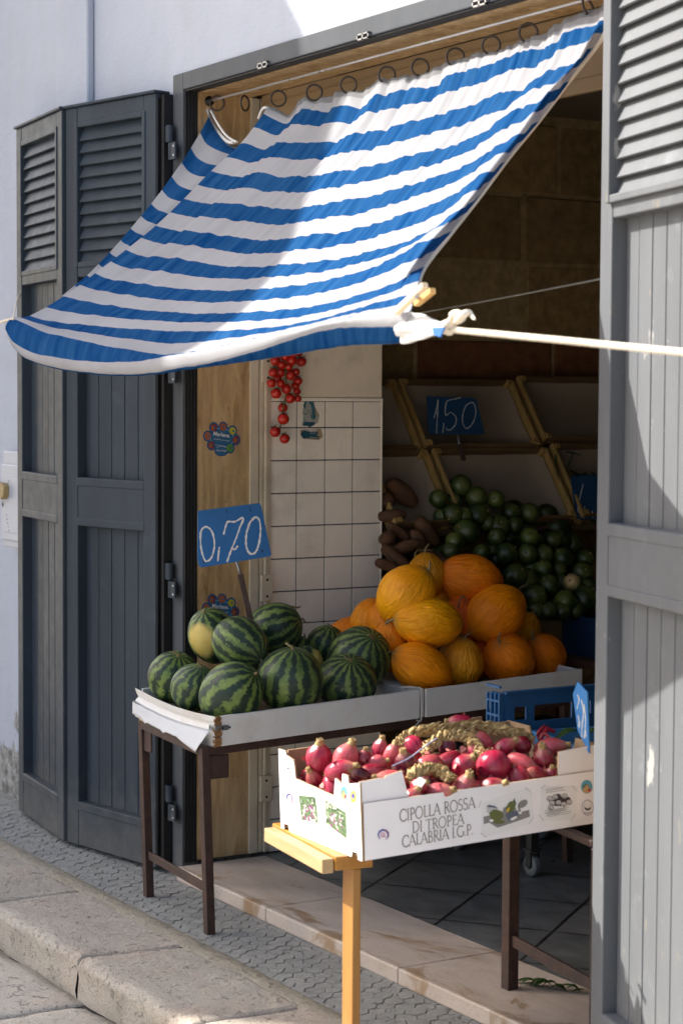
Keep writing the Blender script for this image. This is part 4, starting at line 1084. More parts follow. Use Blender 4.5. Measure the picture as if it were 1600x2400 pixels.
# ------------------------------------------------------------------ onion carton
CW = pm('white_coated_card', (.83, .80, .80), .55, .03, bump=.12, bscale=14, bdist=.004)
CB = pm('brown_card', (.36, .235, .13), .9, .1, bump=.3, bscale=150)
oA = Vector((1.916, -.5, .4995)); eL = (Vector((1.938, .137, .523)) - oA).normalized(); eW = Vector((-.998, .049, 0)); eW = (eW - eL * eW.dot(eL)).normalized(); eZ = eL.cross(eW) * -1
if eZ.z < 0: eZ = -eZ
CLn, CWd = .665, .40
def cl(l, w_, z): return oA + eL * l + eW * w_ + eZ * z
OC = thing('onion_carton', cl(CLn / 2, CWd / 2, 0), 'open white carton printed with onion pictures, full of red onions', 'carton')
def panel(pts, name, th=.005, flip=1):       # pts in (l, w, z), thick inwards
    P = [cl(*p) for p in pts]; nrm = (P[1] - P[0]).cross(P[2] - P[1]).normalized()
    c = cl(CLn / 2, CWd / 2, .08)
    if nrm.dot(c - P[0]) < 0: nrm = -nrm
    mb = MB(); mb.prism(P, nrm * th, 0, 1, 1); return mb.build(name, [CW, CB], OC)
H1, H2 = .131, .190
panel([(0.006, 0, .0), (CLn - .006, 0, 0), (CLn - .006, 0, H1 - .004), (.006, 0, H1)], 'front_panel')
panel([(.001, .0055, .004), (.127, .0055, .004), (.127, .0055, H1), (.112, .0055, H2 + .002), (.070, .0055, H2 - .004), (.066, .0055, H2 - .009), (.05, .0055, H2 - .008), (.0, .0055, H2 - .010)], 'corner_flap')
panel([(CLn - .13, .0055, .004), (CLn - .001, .0055, .004), (CLn - .001, .0055, H2), (CLn - .120, .0055, H2 - .006)], 'corner_flap')
panel([(.0, CWd, 0), (CLn, CWd, 0), (CLn, CWd, H1), (0, CWd, H1)], 'rear_panel')
panel([(.001, CWd - .0055, .004), (.127, CWd - .0055, .004), (.127, CWd - .0055, H1), (.11, CWd - .0055, H2), (.02, CWd - .0055, H2)], 'corner_flap')
panel([(CLn - .13, CWd - .0055, .004), (CLn - .001, CWd - .0055, .004), (CLn - .001, CWd - .0055, H2), (CLn - .085, CWd - .0055, H2 - .004), (CLn - .088, CWd - .0055, H2 + .02), (CLn - .115, CWd - .0055, H2 + .02), (CLn - .118, CWd - .0055, H2 - .008)], 'corner_flap')
endp = [(0, .0), (0, .035), (.014, .035), (.014, .02), (.018, .012), (.05, .004), (CWd - .065, .0), (CWd - .04, .012), (CWd - .018, .014), (CWd - .018, .006), (CWd, .006), (CWd, H2 + .004), (CWd - .035, H2 + .004), (CWd - .042, H2 - .006), (CWd - .075, H2 - .012), (CWd - .08, H2 - .022), (CWd - .085, H1 + .004), (.125, H1 - .004), (.117, H2 - .02), (.085, H2 - .029), (.082, H2 - .004), (.058, H2 - .004), (.053, H2 - .022), (.003, H2 - .012)]
endp = [(w_, z) for w_, z in endp if not (z in (.035, .02) )]
panel([(-.001, w_, z) for w_, z in [(0, 0), (.02, 0), (.02, .014), (.045, .014), (.05, 0), (CWd - .045, 0), (CWd - .04, .014), (CWd - .018, .014), (CWd - .018, 0), (CWd, 0)] + [(CWd, H2 + .004), (CWd - .035, H2 + .004), (CWd - .042, H2 - .006), (CWd - .075, H2 - .012), (CWd - .08, H2 - .022), (CWd - .085, H1 + .004), (.125, H1 - .004), (.117, H2 - .02), (.085, H2 - .029), (.082, H2 - .004), (.058, H2 - .004), (.053, H2 - .022), (.003, H2 - .012)]], 'end_panel')
panel([(CLn + .001, 0, 0), (CLn + .001, CWd, 0), (CLn + .001, CWd, H2), (CLn + .001, CWd - .1, H2), (CLn + .001, CWd - .12, H1), (CLn + .001, .12, H1), (CLn + .001, .1, H2), (CLn + .001, 0, H2)], 'end_panel')
mb = MB(); mb.prism([cl(.006, .006, .003), cl(CLn - .006, .006, .003), cl(CLn - .006, CWd - .006, .003), cl(.006, CWd - .006, .003)], eZ * .005); mb.build('base', CB, OC)
# ---- prints
FP0 = cl(0, -.0009, 0); EP0 = cl(-.0019, 0, 0)
nF = -eW; nE = -eL
def fr_(x, y, lift=0): return onP(x, y, FP0 + nF * lift, nF)
def en_(x, y, lift=0): return onP(x, y, EP0 + nE * lift, nE)
def inkm(name, col): return pm(name, col, .6, .05, bump=0)
INK = inkm('grey_brown_ink', (.19, .165, .145)); PURP = inkm('purple_ink', (.16, .035, .20)); BLUEI = inkm('blue_ink', (.03, .05, .30)); MAG = inkm('magenta_ink', (.50, .10, .28)); YELI = inkm('yellow_ink', (.75, .50, .03)); SKYI = inkm('sky_blue_ink', (.10, .35, .48)); GRNI = inkm('olive_ink', (.12, .14, .04)); TANI = inkm('tan_ink', (.50, .33, .15)); GREYI = inkm('grey_ink', (.22, .215, .205)); DKI = inkm('dark_plum_ink', (.045, .03, .045)); LGI = inkm('light_grey_ink', (.50, .485, .48)); SLATE = inkm('slate_ink', (.10, .115, .16)); REDI = inkm('red_ink', (.45, .03, .03)); WHI = inkm('white_ink', (.75, .74, .73))
def arc(cx, cy, rx, ry, a0, a1, n=14): return [(cx + rx * cos(radians(a0 + (a1 - a0) * i / n)), cy + ry * sin(radians(a0 + (a1 - a0) * i / n))) for i in range(n + 1)]
TK, TN = .105, .055
GL = {
 'C': (.80, [(arc(.47, .5, .42, .52, 48, 312), TK), ([(.75, .88), (.78, .72)], TN), ([(.75, .12), (.79, .2)], TN)]),
 'I': (.34, [([(.17, 0), (.17, 1)], TK), ([(.06, 0), (.28, 0)], TN), ([(.06, 1), (.28, 1)], TN)]),
 'P': (.62, [([(.17, 0), (.17, 1)], TK), ([(.06, 0), (.30, 0)], TN), ([(.05, 1), (.30, 1)], TN), ([(.17, 1), (.32, 1)] + arc(.32, .74, .24, .26, 85, -90) + [(.2, .46)], .085)]),
 'O': (.92, [(arc(.46, .5, .40, .52, 0, 360, 26), .09)]),
 'L': (.58, [([(.17, 0), (.17, 1)], TK), ([(.06, 1), (.30, 1)], TN), ([(.1, .02), (.54, .02)], .07), ([(.54, .02), (.55, .14)], TN)]),
 'A': (.80, [([(.06, 0), (.40, 1.03)], .06), ([(.40, 1.03), (.76, 0)], TK), ([(.18, .34), (.62, .34)], TN), ([(-.02, 0), (.14, 0)], TN), ([(.65, 0), (.86, 0)], TN)]),
 'R': (.70, [([(.17, 0), (.17, 1)], TK), ([(.06, 0), (.30, 0)], TN), ([(.05, 1), (.30, 1)], TN), ([(.17, 1), (.32, 1)] + arc(.32, .76, .22, .24, 85, -90) + [(.2, .5)], .08), ([(.34, .50), (.70, -.03)], .10)]),
 'S': (.58, [(arc(.30, .76, .21, .25, 35, 250, 12) + arc(.28, .26, .23, .27, 75, -150, 12), .09)]),
 'D': (.86, [([(.17, 0), (.17, 1)], TK), ([(.06, 1), (.3, 1)], TN), ([(.06, 0), (.3, 0)], TN), ([(.17, 1), (.32, 1)] + arc(.34, .5, .44, .5, 88, -88) + [(.2, 0)], .09)]),
 'T': (.72, [([(.36, 0), (.36, 1)], TK), ([(.03, .98), (.70, .98)], .065), ([(.25, 0), (.48, 0)], TN), ([(.03, .98), (.02, .84)], TN), ([(.70, .98), (.71, .84)], TN)]),
 'E': (.58, [([(.17, 0), (.17, 1)], TK), ([(.06, 1), (.52, 1)], .06), ([(.2, .53), (.44, .53)], TN), ([(.06, .01), (.54, .01)], .06), ([(.52, 1), (.53, .87)], TN), ([(.54, .01), (.55, .14)], TN)]),
 'B': (.66, [([(.17, 0), (.17, 1)], TK), ([(.06, 1), (.3, 1)] + arc(.32, .77, .2, .23, 85, -90) + [(.2, .53)], .075), ([(.3, .53)] + arc(.34, .27, .24, .27, 85, -90) + [(.06, 0)], .085)]),
 'G': (.86, [(arc(.47, .5, .42, .52, 48, 318), TK), ([(.78, .42), (.78, .12)], TK), ([(.66, .42), (.88, .42)], TN)]),
 '.': (.24, [([(.10, .0), (.10, .09)], .11)]), ' ': (.36, [])}
def serif_line(mb, s, p0, p1, h0, h1, place_, nrm):
    total = sum(GL[c][0] for c in s); x = 0
    for c in s:
        w_, st = GL[c]
        for pts, tw in st:
            P = []
            for a, b_ in pts:
                t = (x + a) / total; bx = p0[0] + (p1[0] - p0[0]) * t; by = p0[1] + (p1[1] - p0[1]) * t; h = h0 + (h1 - h0) * t
                P.append(place_(bx - .02 * h * b_, by - b_ * h))
            ribbon(mb, P, tw * .030 * (h0 / 30) , nrm)
        x += w_
mb = MB()
serif_line(mb, 'CIPOLLA ROSSA', (936, 1926), (1113, 1893), 27, 25.5, fr_, nF)
serif_line(mb, 'DI TROPEA', (965, 1952), (1087, 1930), 25, 24, fr_, nF)
serif_line(mb, 'CALABRIA I.G.P.', (942, 1986), (1109, 1955), 26, 24, fr_, nF)
mb.build('lettering', INK, OC, recalc=False)
def poly_px(mb, pts, pl, lift=0.): mb.add([pl(x, y, lift) for x, y in pts], [list(range(len(pts)))])
def sheet(layers, pl, nrm, name):     # layers: (material, [polygons or strokes])
    mats = []; mb = MB()
    for li, (mat, items) in enumerate(layers):
        if mat not in mats: mats.append(mat)
        k = mats.index(mat)
        for it in items:
            n0 = len(mb.f)
            ii = li + .09 * (items.index(it) % 10)
            if it[0] == 'P': mb.add([pl(x, y, .00022 * ii) for x, y in it[1]], [list(range(len(it[1])))])
            else: ribbon(mb, [pl(x, y, .00022 * ii) for x, y in it[1]], it[2], nrm)
            for q in range(n0, len(mb.f)): mb.m[q] = k
    return mb.build(name, mats, OC, recalc=False)
def ell(cx, cy, rx, ry, rot=0, n=18):
    c, s_ = cos(radians(rot)), sin(radians(rot)); return [(cx + rx * cos(2 * pi * i / n) * c - ry * sin(2 * pi * i / n) * s_, cy + rx * cos(2 * pi * i / n) * s_ + ry * sin(2 * pi * i / n) * c) for i in range(n)]
def blob(cx, cy, rx, ry, rot=0, n=16, j=.18): return [(cx + (x - cx) * (1 + U(-j, j)), cy + (y - cy) * (1 + U(-j, j))) for x, y in ell(cx, cy, rx, ry, rot, n)]
random.seed(21)
# grey sketch of onions on a table
sheet([(WHI, [('P', [(1128, 1882), (1236, 1846), (1244, 1858), (1250, 1912), (1240, 1930), (1140, 1962), (1128, 1950)])]),
       (LGI, [('S', [(1121, 1893), (1127, 1876)], .002), ('S', [(1230, 1846), (1243, 1856)], .002), ('S', [(1126, 1952), (1138, 1963)], .002), ('S', [(1250, 1915), (1238, 1932)], .002)]),
       (GREYI, [('P', [(1132, 1914), (1175, 1905), (1180, 1892), (1205, 1888), (1213, 1905), (1239, 1898), (1241, 1914), (1210, 1925), (1165, 1940), (1145, 1928), (1133, 1932)]), ('P', ell(1224, 1884, 13, 8, -35)), ('P', [(1212, 1888), (1216, 1886), (1220, 1902), (1214, 1904)])]),
       (LGI, [('P', blob(1152, 1898, 13, 12))]), (SLATE, [('P', [(1139, 1890), (1145, 1886), (1160, 1890), (1168, 1896), (1158, 1893), (1146, 1892)]), ('P', blob(1200, 1911, 15, 11, -20)), ('P', [(1200, 1884), (1204, 1870), (1209, 1882), (1206, 1896)])]),
       (GRNI, [('P', blob(1162, 1911, 17, 12)), ('P', blob(1196, 1892, 9, 16, 25)), ('P', blob(1168, 1926, 14, 5))]), (WHI, [('P', blob(1203, 1918, 9, 3, -25)), ('P', ell(1218, 1905, 4, 3)), ('P', ell(1151, 1923, 5, 3))]), (YELI, [('P', blob(1190, 1898, 2, 6, 25))])], fr_, nF, 'sketch_print')
lay = [(WHI, [('P', [(1275, 1842), (1340, 1843), (1350, 1852), (1348, 1908), (1338, 1922), (1272, 1924), (1264, 1912), (1268, 1850)])]), (LGI, [('S', [(1267, 1848), (1277, 1840)], .002), ('S', [(1340, 1842), (1352, 1854)], .002), ('S', [(1262, 1910), (1273, 1924)], .002), ('S', [(1348, 1908), (1337, 1924)], .002)]), (DKI, [('P', blob(1315, 1878, 26, 10, -8)), ('P', blob(1306, 1868, 9, 7))])]
bl, ink = [], []
for cx, cy in ((1287, 1872), (1293, 1882), (1308, 1881), (1322, 1866), (1333, 1880), (1290, 1893), (1320, 1885), (1300, 1868)):
    bl.append(('P', ell(cx, cy, 6.5, 5.5))); ink.append(('S', ell(cx, cy, 6.8, 5.8) + [ell(cx, cy, 6.8, 5.8)[0]], .0011)); ink.append(('S', ell(cx + 1, cy + 1, 3, 2.5)[3:12], .0012))
for k in range(7): ink.append(('S', [(1278 + U(-2, 8), 1900 + k * 2.4), (1330 + U(-12, 10), 1892 + k * 2.2)], .0007))
for k in range(3): ink.append(('S', [(1278, 1858 - k * 4), (1325 + U(-9, 9), 1851 - k * 3)], .0007))
sheet(lay + [(LGI, bl), (DKI, ink)], fr_, nF, 'sketch_print')
def logo_at(pl, nrm, cx, cy, s, kx=1.):     # swirl with two letters
    a = [(cx + s * kx * cos(radians(t)) * r, cy - s * sin(radians(t)) * r) for t, r in ((20, 1), (60, 1), (100, 1), (140, 1), (180, 1), (215, 1.02), (235, 1.0))]
    b_ = [(cx + s * kx * cos(radians(t)), cy - s * sin(radians(t))) for t in (95, 60, 25, -10, -40, -70)]
    q = s * .001
    sheet([(BLUEI, [('S', a, [q * .25, q * .32, q * .36, q * .34, q * .28, q * .18, q * .06])]), (PURP, [('S', b_, [q * .2, q * .33, q * .36, q * .32, q * .2, q * .06])]),
           (MAG, [('S', [(cx - .0 * s, cy - .35 * s), (cx - .35 * s * kx, cy - .4 * s), (cx - .5 * s * kx, cy), (cx - .35 * s * kx, cy + .4 * s), (cx - .02 * s, cy + .35 * s), (cx - .02 * s, cy + .02 * s), (cx - .2 * s * kx, cy + .02 * s)], q * .15), ('S', [(cx + .2 * s * kx, cy - .4 * s), (cx + .16 * s * kx, cy + .36 * s), (cx + .55 * s * kx, cy + .32 * s)], q * .15)])], pl, nrm, 'emblem')
logo_at(fr_, nF, 898, 1957, 12)
logo_at(en_, nE, 677, 1874, 13, .55)
def round_badge(pl, nrm, cx, cy, rx, ry, kind):
    if kind == 'beach': L_ = [(SKYI, [('P', ell(cx, cy, rx, ry))]), (GRNI, [('P', ell(cx - .1 * rx, cy + .05 * ry, rx * .55, ry * .45))]), (TANI, [('P', [(cx - rx * .8, cy + ry * .45), (cx - rx * .2, cy - ry * .1), (cx + rx * .15, cy - ry * .35), (cx + rx * .5, cy + ry * .3), (cx + rx * .6, cy + ry * .72), (cx, cy + ry * .97), (cx - rx * .55, cy + ry * .8)])]), (REDI, [('P', ell(cx + rx * .45, cy + ry * .5, rx * .28, ry * .22))])]
    elif kind == 'yellow': L_ = [(YELI, [('P', ell(cx, cy, rx, ry))]), (BLUEI, [('P', ell(cx, cy, rx * .55, ry * .55))]), (YELI, [('S', ell(cx, cy, rx * .3, ry * .3)[2:9], .0018)])]
    else: L_ = [(PURP, [('P', ell(cx, cy, rx, ry, 0, 26))]), (WHI, [('P', ell(cx, cy, rx * .93, ry * .93, 0, 26))]), (DKI, [('P', [(cx - rx * .6, cy - ry * .5), (cx - rx * .45, cy - ry * .05), (cx, cy + ry * .12), (cx + rx * .45, cy - ry * .05), (cx + rx * .6, cy - ry * .5), (cx + rx * .5, cy + ry * .2), (cx, cy + ry * .38), (cx - rx * .5, cy + ry * .2)])]), (PURP, [('S', [(cx - rx * .6, cy + ry * .62), (cx, cy + ry * .72), (cx + rx * .6, cy + ry * .58)], .0016)])]
    sheet(L_, pl, nrm, 'emblem')
round_badge(fr_, nF, 1374, 1844, 13.5, 16, 'beach'); round_badge(fr_, nF, 1376, 1893, 14, 18.5, 'ring')
round_badge(en_, nE, 805, 1858, 8, 16, 'beach'); round_badge(en_, nE, 827, 1867, 7.2, 14.5, 'yellow'); round_badge(en_, nE, 675, 1798, 6, 17, 'ring')
def photo(q, name):
    # small colour photograph of onions among green leaves, hundreds of flat leaf strokes
    q = [Vector((x, y, 0)) for x, y in q]
    def P(u, v, k): p = q[0].lerp(q[1], u).lerp(q[3].lerp(q[2], u), v); return en_(p.x, p.y, k)
    mats = [inkm('photo_green', (.10, .17, .07)), inkm('photo_dark_green', (.03, .06, .03)), inkm('photo_pale', (.62, .62, .55)), inkm('photo_violet', (.22, .05, .16)), WHI]
    mb = MB(); z = 0
    mb.add([P(-.06, -.05, 0), P(1.06, -.05, 0), P(1.06, 1.05, 0), P(-.06, 1.05, 0)], [(0, 1, 2, 3)], 4)
    mb.add([P(0, 0, .0002), P(1, 0, .0002), P(1, 1, .0002), P(0, 1, .0002)], [(0, 1, 2, 3)], 0)
    for k in range(150):
        u, v = rnd(), rnd(); c = abs(u - .5) < .3 and v > .35
        m = random.choice([3, 3, 2, 3, 4]) if c and rnd() < .75 else random.choice([0, 1, 1, 2, 0])
        a = U(0, pi); l = U(.05, .14) if m != 3 else U(.06, .10); ww = U(.015, .035) if m != 3 else .05
        du, dv = cos(a) * l, sin(a) * l; eu, ev = -sin(a) * ww, cos(a) * ww
        pts = [(u - du, v - dv), (u + eu, v + ev), (u + du, v + dv), (u - eu, v - ev)]
        pts = [(min(1, max(0, x)), min(1, max(0, y))) for x, y in pts]
        mb.add([P(x, y, .0003 + k * 2e-6) for x, y in pts], [(0, 1, 2, 3)], m)
    mb.build(name, mats, OC, recalc=False)
photo([(700, 1864), (739, 1868), (746, 1929), (706, 1921)], 'photo_print'); photo([(762, 1874), (811, 1905), (812, 1966), (763, 1930)], 'photo_print')

# ------------------------------------------------------------------ onions
def m_onion():
    m, nt, b = newmat('red_onion_skin'); n = N(nt)
    oi = n('ObjectInfo'); rv = oi.outputs['Random']; oc = oi.outputs['Color']; p = n('TexCoord').outputs['Object']; s = n('SeparateXYZ', {0: p})
    pn = n('VectorMath', {0: n('CombineXYZ', {0: s.outputs[0], 1: s.outputs[1], 2: 0.}).outputs[0]}, operation='NORMALIZE').outputs[0]; t = n('SeparateXYZ', {0: pn})
    pv = n('CombineXYZ', {0: t.outputs[0], 1: t.outputs[1], 2: n.math('MULTIPLY_ADD', s.outputs[2], 3.5, n.math('MULTIPLY', rv, 30))}).outputs[0]
    vein = n.noise(pv, 13, 4, .6); broad = n.noise(pv, 2.2, 5, .6, .6)
    c = n.mix(n.ramp(broad, ((.45, 0.), (.75, 1.))), oc, n.mix(.45, oc, (.66, .16, .19)))
    c = n.mix(n.ramp(vein, ((.4, .40), (.62, 0.))), c, n.mix(1., oc, (.35, .25, .4), 'MULTIPLY'))
    top = n.ramp(s.outputs[2], ((.026, 0.), (.048, .7))); c = n.mix(top, c, (.46, .18, .13))
    nt.links.new(c, b.inputs['Base Color']); b.inputs['Roughness'].default_value = .2; b.inputs['Specular IOR Level'].default_value = .5
    nt.links.new(n.bump(n.math('ADD', vein, n.math('MULTIPLY', broad, .8)), .3, .004), b.inputs['Normal'])
    return m
ONI = m_onion(); STRAW = m_wood('dry_straw', (.26, .16, .05), (.60, .45, .21), 2, .8, 40); PAPERY = m_wood('papery_onion_neck', (.16, .095, .03), (.52, .35, .15), 2, .8, 50)
FLAKE = pm('dry_onion_skin', (.42, .12, .10), .5, .3, 40, .3, 80)
def mk_onion(long, seed):
    R_ = .036; prof = []
    for k in range(22):
        t = k / 21; z = -1 + 2 * t
        r = sqrt(max(0, 1 - z * z)) ** (.9)
        if z > .6: r *= 1 - .25 * ((z - .6) / .4)
        prof.append((max(r * R_, .0012), (z if z < .6 else z + (z - .6) * .28) * R_ * long))
    prof[-1] = (.006, prof[-1][1] + .003)
    def fn(p, t):
        k = 1 + .05 * noise.noise(Vector((cos(t) + seed, sin(t), p.z * 20))) + .02 * sin(7 * t + seed)
        return Vector((p.x * k, p.y * k, p.z))
    mb = MB(); mb.lathe(prof, 28, 0, None, fn); o = mb.build('red_onion', ONI, None, (0, 0, 0))
    zt = prof[-1][1]; mb = MB(); random.seed(seed)
    nb = 9
    mb.lathe([(.0125, zt - .010), (.0125, zt - .004), (.0105, zt + .001), (.0115, zt + .004), (.008, zt + .0065), (.001, zt + .007)], 14, 0, None, lambda p, t: p * 1 + Vector((U(-.0022, .0022), U(-.0022, .0022), U(-.002, .002))))
    for k in range(nb):
        a = 2 * pi * k / nb; e = Vector((cos(a), sin(a), 0)); l = U(-.001, .004)
        mb.tube([e * .005 + Vector((0, 0, zt)), e * .008 + Vector((0, 0, zt + .007)), e * U(.006, .013) + Vector((0, 0, zt + .007 + l))], [.0035, .003, .0008], 5)
    mb.build('dry_neck', PAPERY, o)
    mb = MB(); zb = prof[0][1]
    for k in range(12):
        a = U(0, 6.28); e = Vector((cos(a), sin(a), 0)); mb.tube([e * .003 + Vector((0, 0, zb + .002)), e * U(.004, .008) + Vector((0, 0, zb - U(.003, .007)))], [.0012, .0005], 4)
    mb.build('root_tuft', PAPERY, o)
    for k in range(2):      # loose flakes of outer skin curling off the bulb
        mb = MB(); a0 = U(0, 6.28); z0_ = U(-.012, .006); da = U(.35, .6); hz = U(.012, .02)
        for i in range(7):
            for j in range(5):
                t = a0 + da * (i / 6 - .5); z = z0_ + hz * (j / 4 - .5) * (1 - abs(i / 6 - .5))
                rr = R_ * sqrt(max(.1, 1 - (z / (R_ * long)) ** 2)) * 1.02 + .0025 + .009 * (i / 6) ** 2 + .002 * noise.noise(Vector((i, j, seed + k)))
                mb.v.append(Vector((cos(t) * rr, sin(t) * rr, z)))
        for i in range(6):
            for j in range(4): q = i * 5 + j; mb.f.append([q, q + 1, q + 6, q + 5]); mb.m.append(0); mb.sm.append(True)
        mb.build('skin_flake', FLAKE, o, recalc=False)
    return o
O_R, O_L, O_E = mk_onion(.98, 3), mk_onion(1.22, 5), mk_onion(1.55, 8)
OG = 'red onions in the white carton'
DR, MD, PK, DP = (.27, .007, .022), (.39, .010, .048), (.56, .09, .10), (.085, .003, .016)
# zoom coords -> source px
def z1(x, y): return 640 + x / 2.063, 1650 + y / 2.063
OLIST = [
 (O_R, 220, 260, 66, 85, 20, MD, 'large round glossy red onion at the back left corner of the carton'),
 (O_L, 352, 262, 62, 70, 10, PK, 'pink papery onion with a tall dry neck beside the back left one'),
 (O_E, 322, 322, 50, 20, 25, MD, 'magenta onion lying with its dry neck to the right, in front of the papery one'),
 (O_L, 208, 372, 50, 120, 30, DR, 'dark red onion low in the left corner of the carton'),
 (O_L, 290, 398, 52, -75, 35, MD, 'pinkish red onion standing on its neck just behind the front left flap'),
 (O_L, 574, 250, 42, 75, 10, PK, 'upright pink onion at the left foot of the back braid'),
 (O_L, 516, 222, 38, 80, 10, MD, 'small upright onion at the rear edge left of the braids'),
 (O_L, 676, 212, 50, -60, 15, MD, 'rounded pink red onion right under the left end of the back braid'),
 (O_E, 480, 328, 42, 185, 15, DR, 'long red onion lying across behind the pale long one'),
 (O_E, 572, 366, 47, 170, 20, PK, 'long pale pink onion lying behind the front left flap'),
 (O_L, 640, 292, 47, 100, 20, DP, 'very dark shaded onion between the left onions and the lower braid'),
 (O_E, 848, 276, 44, 200, 20, DR, 'deep magenta long onion under the front braid'),
 (O_L, 914, 303, 52, 45, 20, MD, 'magenta onion slanting up right, right of the lower braid'),
 (O_L, 754, 296, 48, 190, 15, PK, 'pink onion with its upper side showing over the lower braid'),
 (O_E, 786, 430, 48, 15, 25, PK, 'pale onion with a dark dry neck at the front rim'),
 (O_L, 924, 416, 66, 75, 20, PK, 'broad striped pink onion at the middle of the front rim'),
 (O_R, 1064, 300, 76, -80, 20, MD, 'largest streaked onion hanging neck down right of centre'),
 (O_E, 1108, 214, 42, 35, 15, MD, 'shiny magenta onion under the right end of the back braid'),
 (O_L, 1015, 186, 46, 130, 10, PK, 'light red onion in the crook of the front braid'),
 (O_E, 1198, 286, 46, -20, 25, PK, 'pale pink onion with a brown neck pointing right'),
 (O_L, 1196, 362, 58, -60, 30, DR, 'wine red onion at the front rim near the right flap'),
 (O_E, 1272, 352, 46, 160, 30, DR, 'dark onion touching the right front flap'),
 (O_L, 1310, 276, 58, 100, 20, DR, 'dull brownish red onion against the right flap'),
 (O_E, 1335, 212, 46, 10, 10, PK, 'pale onion lying on top at the right rear'),
 (O_L, 668, 462, 46, 60, 20, DR, 'bright red onion tucked behind the front left flap end'),
 (O_E, 908, 88, 36, 175, 5, MD, 'topmost onion lying above the back braid'),
 (O_R, 1204, 200, 42, -70, 15, DR, 'dark onion with ragged roots under the right tail of the back braid'),
 (O_R, 440, 262, 40, 80, 10, DR, 'small plain onion behind the papery pink one'),
 (O_L, 500, 280, 34, 10, 10, PK, 'small brownish pink onion lying between the left onions'),
 (O_L, 1052, 400, 50, 20, 30, DR, 'bright red onion below the largest streaked one at the rim'),
 (O_R, 704, 404, 44, 40, 20, DR, 'red onion in the hollow under the lower braid'),
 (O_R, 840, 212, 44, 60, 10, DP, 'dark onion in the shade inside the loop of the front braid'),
 (O_L, 980, 240, 42, 120, 10, MD, 'onion partly under the right foot of the front braid'),
 (O_R, 1345, 338, 34, 90, 20, DR, 'sliver of dark onion beside the right flap'),
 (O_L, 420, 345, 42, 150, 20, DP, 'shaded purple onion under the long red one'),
 (O_R, 1120, 440, 40, 90, 20, DR, 'red onion just showing over the rim right of centre'),
]
HEAP0 = cl(0, .0, .130); hn = (eZ + eW * -.32).normalized() * 1
hn = eL.cross(eW * cos(.34) + eZ * sin(.34)); hn = hn if hn.z > 0 else -hn
seen = set()
random.seed(31)
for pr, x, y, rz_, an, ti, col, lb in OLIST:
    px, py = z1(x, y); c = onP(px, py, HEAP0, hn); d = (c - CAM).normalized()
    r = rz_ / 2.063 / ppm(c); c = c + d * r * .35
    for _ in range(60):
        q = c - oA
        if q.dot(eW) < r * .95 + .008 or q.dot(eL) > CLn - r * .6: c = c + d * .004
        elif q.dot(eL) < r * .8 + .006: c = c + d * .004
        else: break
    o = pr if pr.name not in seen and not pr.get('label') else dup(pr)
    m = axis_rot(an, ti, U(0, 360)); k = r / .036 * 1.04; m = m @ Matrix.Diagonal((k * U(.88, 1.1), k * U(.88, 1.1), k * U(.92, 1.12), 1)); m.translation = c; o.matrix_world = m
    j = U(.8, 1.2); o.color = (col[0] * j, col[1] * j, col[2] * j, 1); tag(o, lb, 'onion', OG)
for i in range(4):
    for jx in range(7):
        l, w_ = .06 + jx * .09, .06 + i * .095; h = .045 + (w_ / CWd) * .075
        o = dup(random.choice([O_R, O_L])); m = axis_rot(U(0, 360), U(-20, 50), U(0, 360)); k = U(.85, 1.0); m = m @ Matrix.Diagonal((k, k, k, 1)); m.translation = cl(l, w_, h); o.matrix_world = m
        col = random.choice([DR, DR, MD, DP]); o.color = (*col, 1); tag(o, 'red onion lying under the top layer in the white carton, mostly hidden', 'onion', 'hidden onions in the white carton')
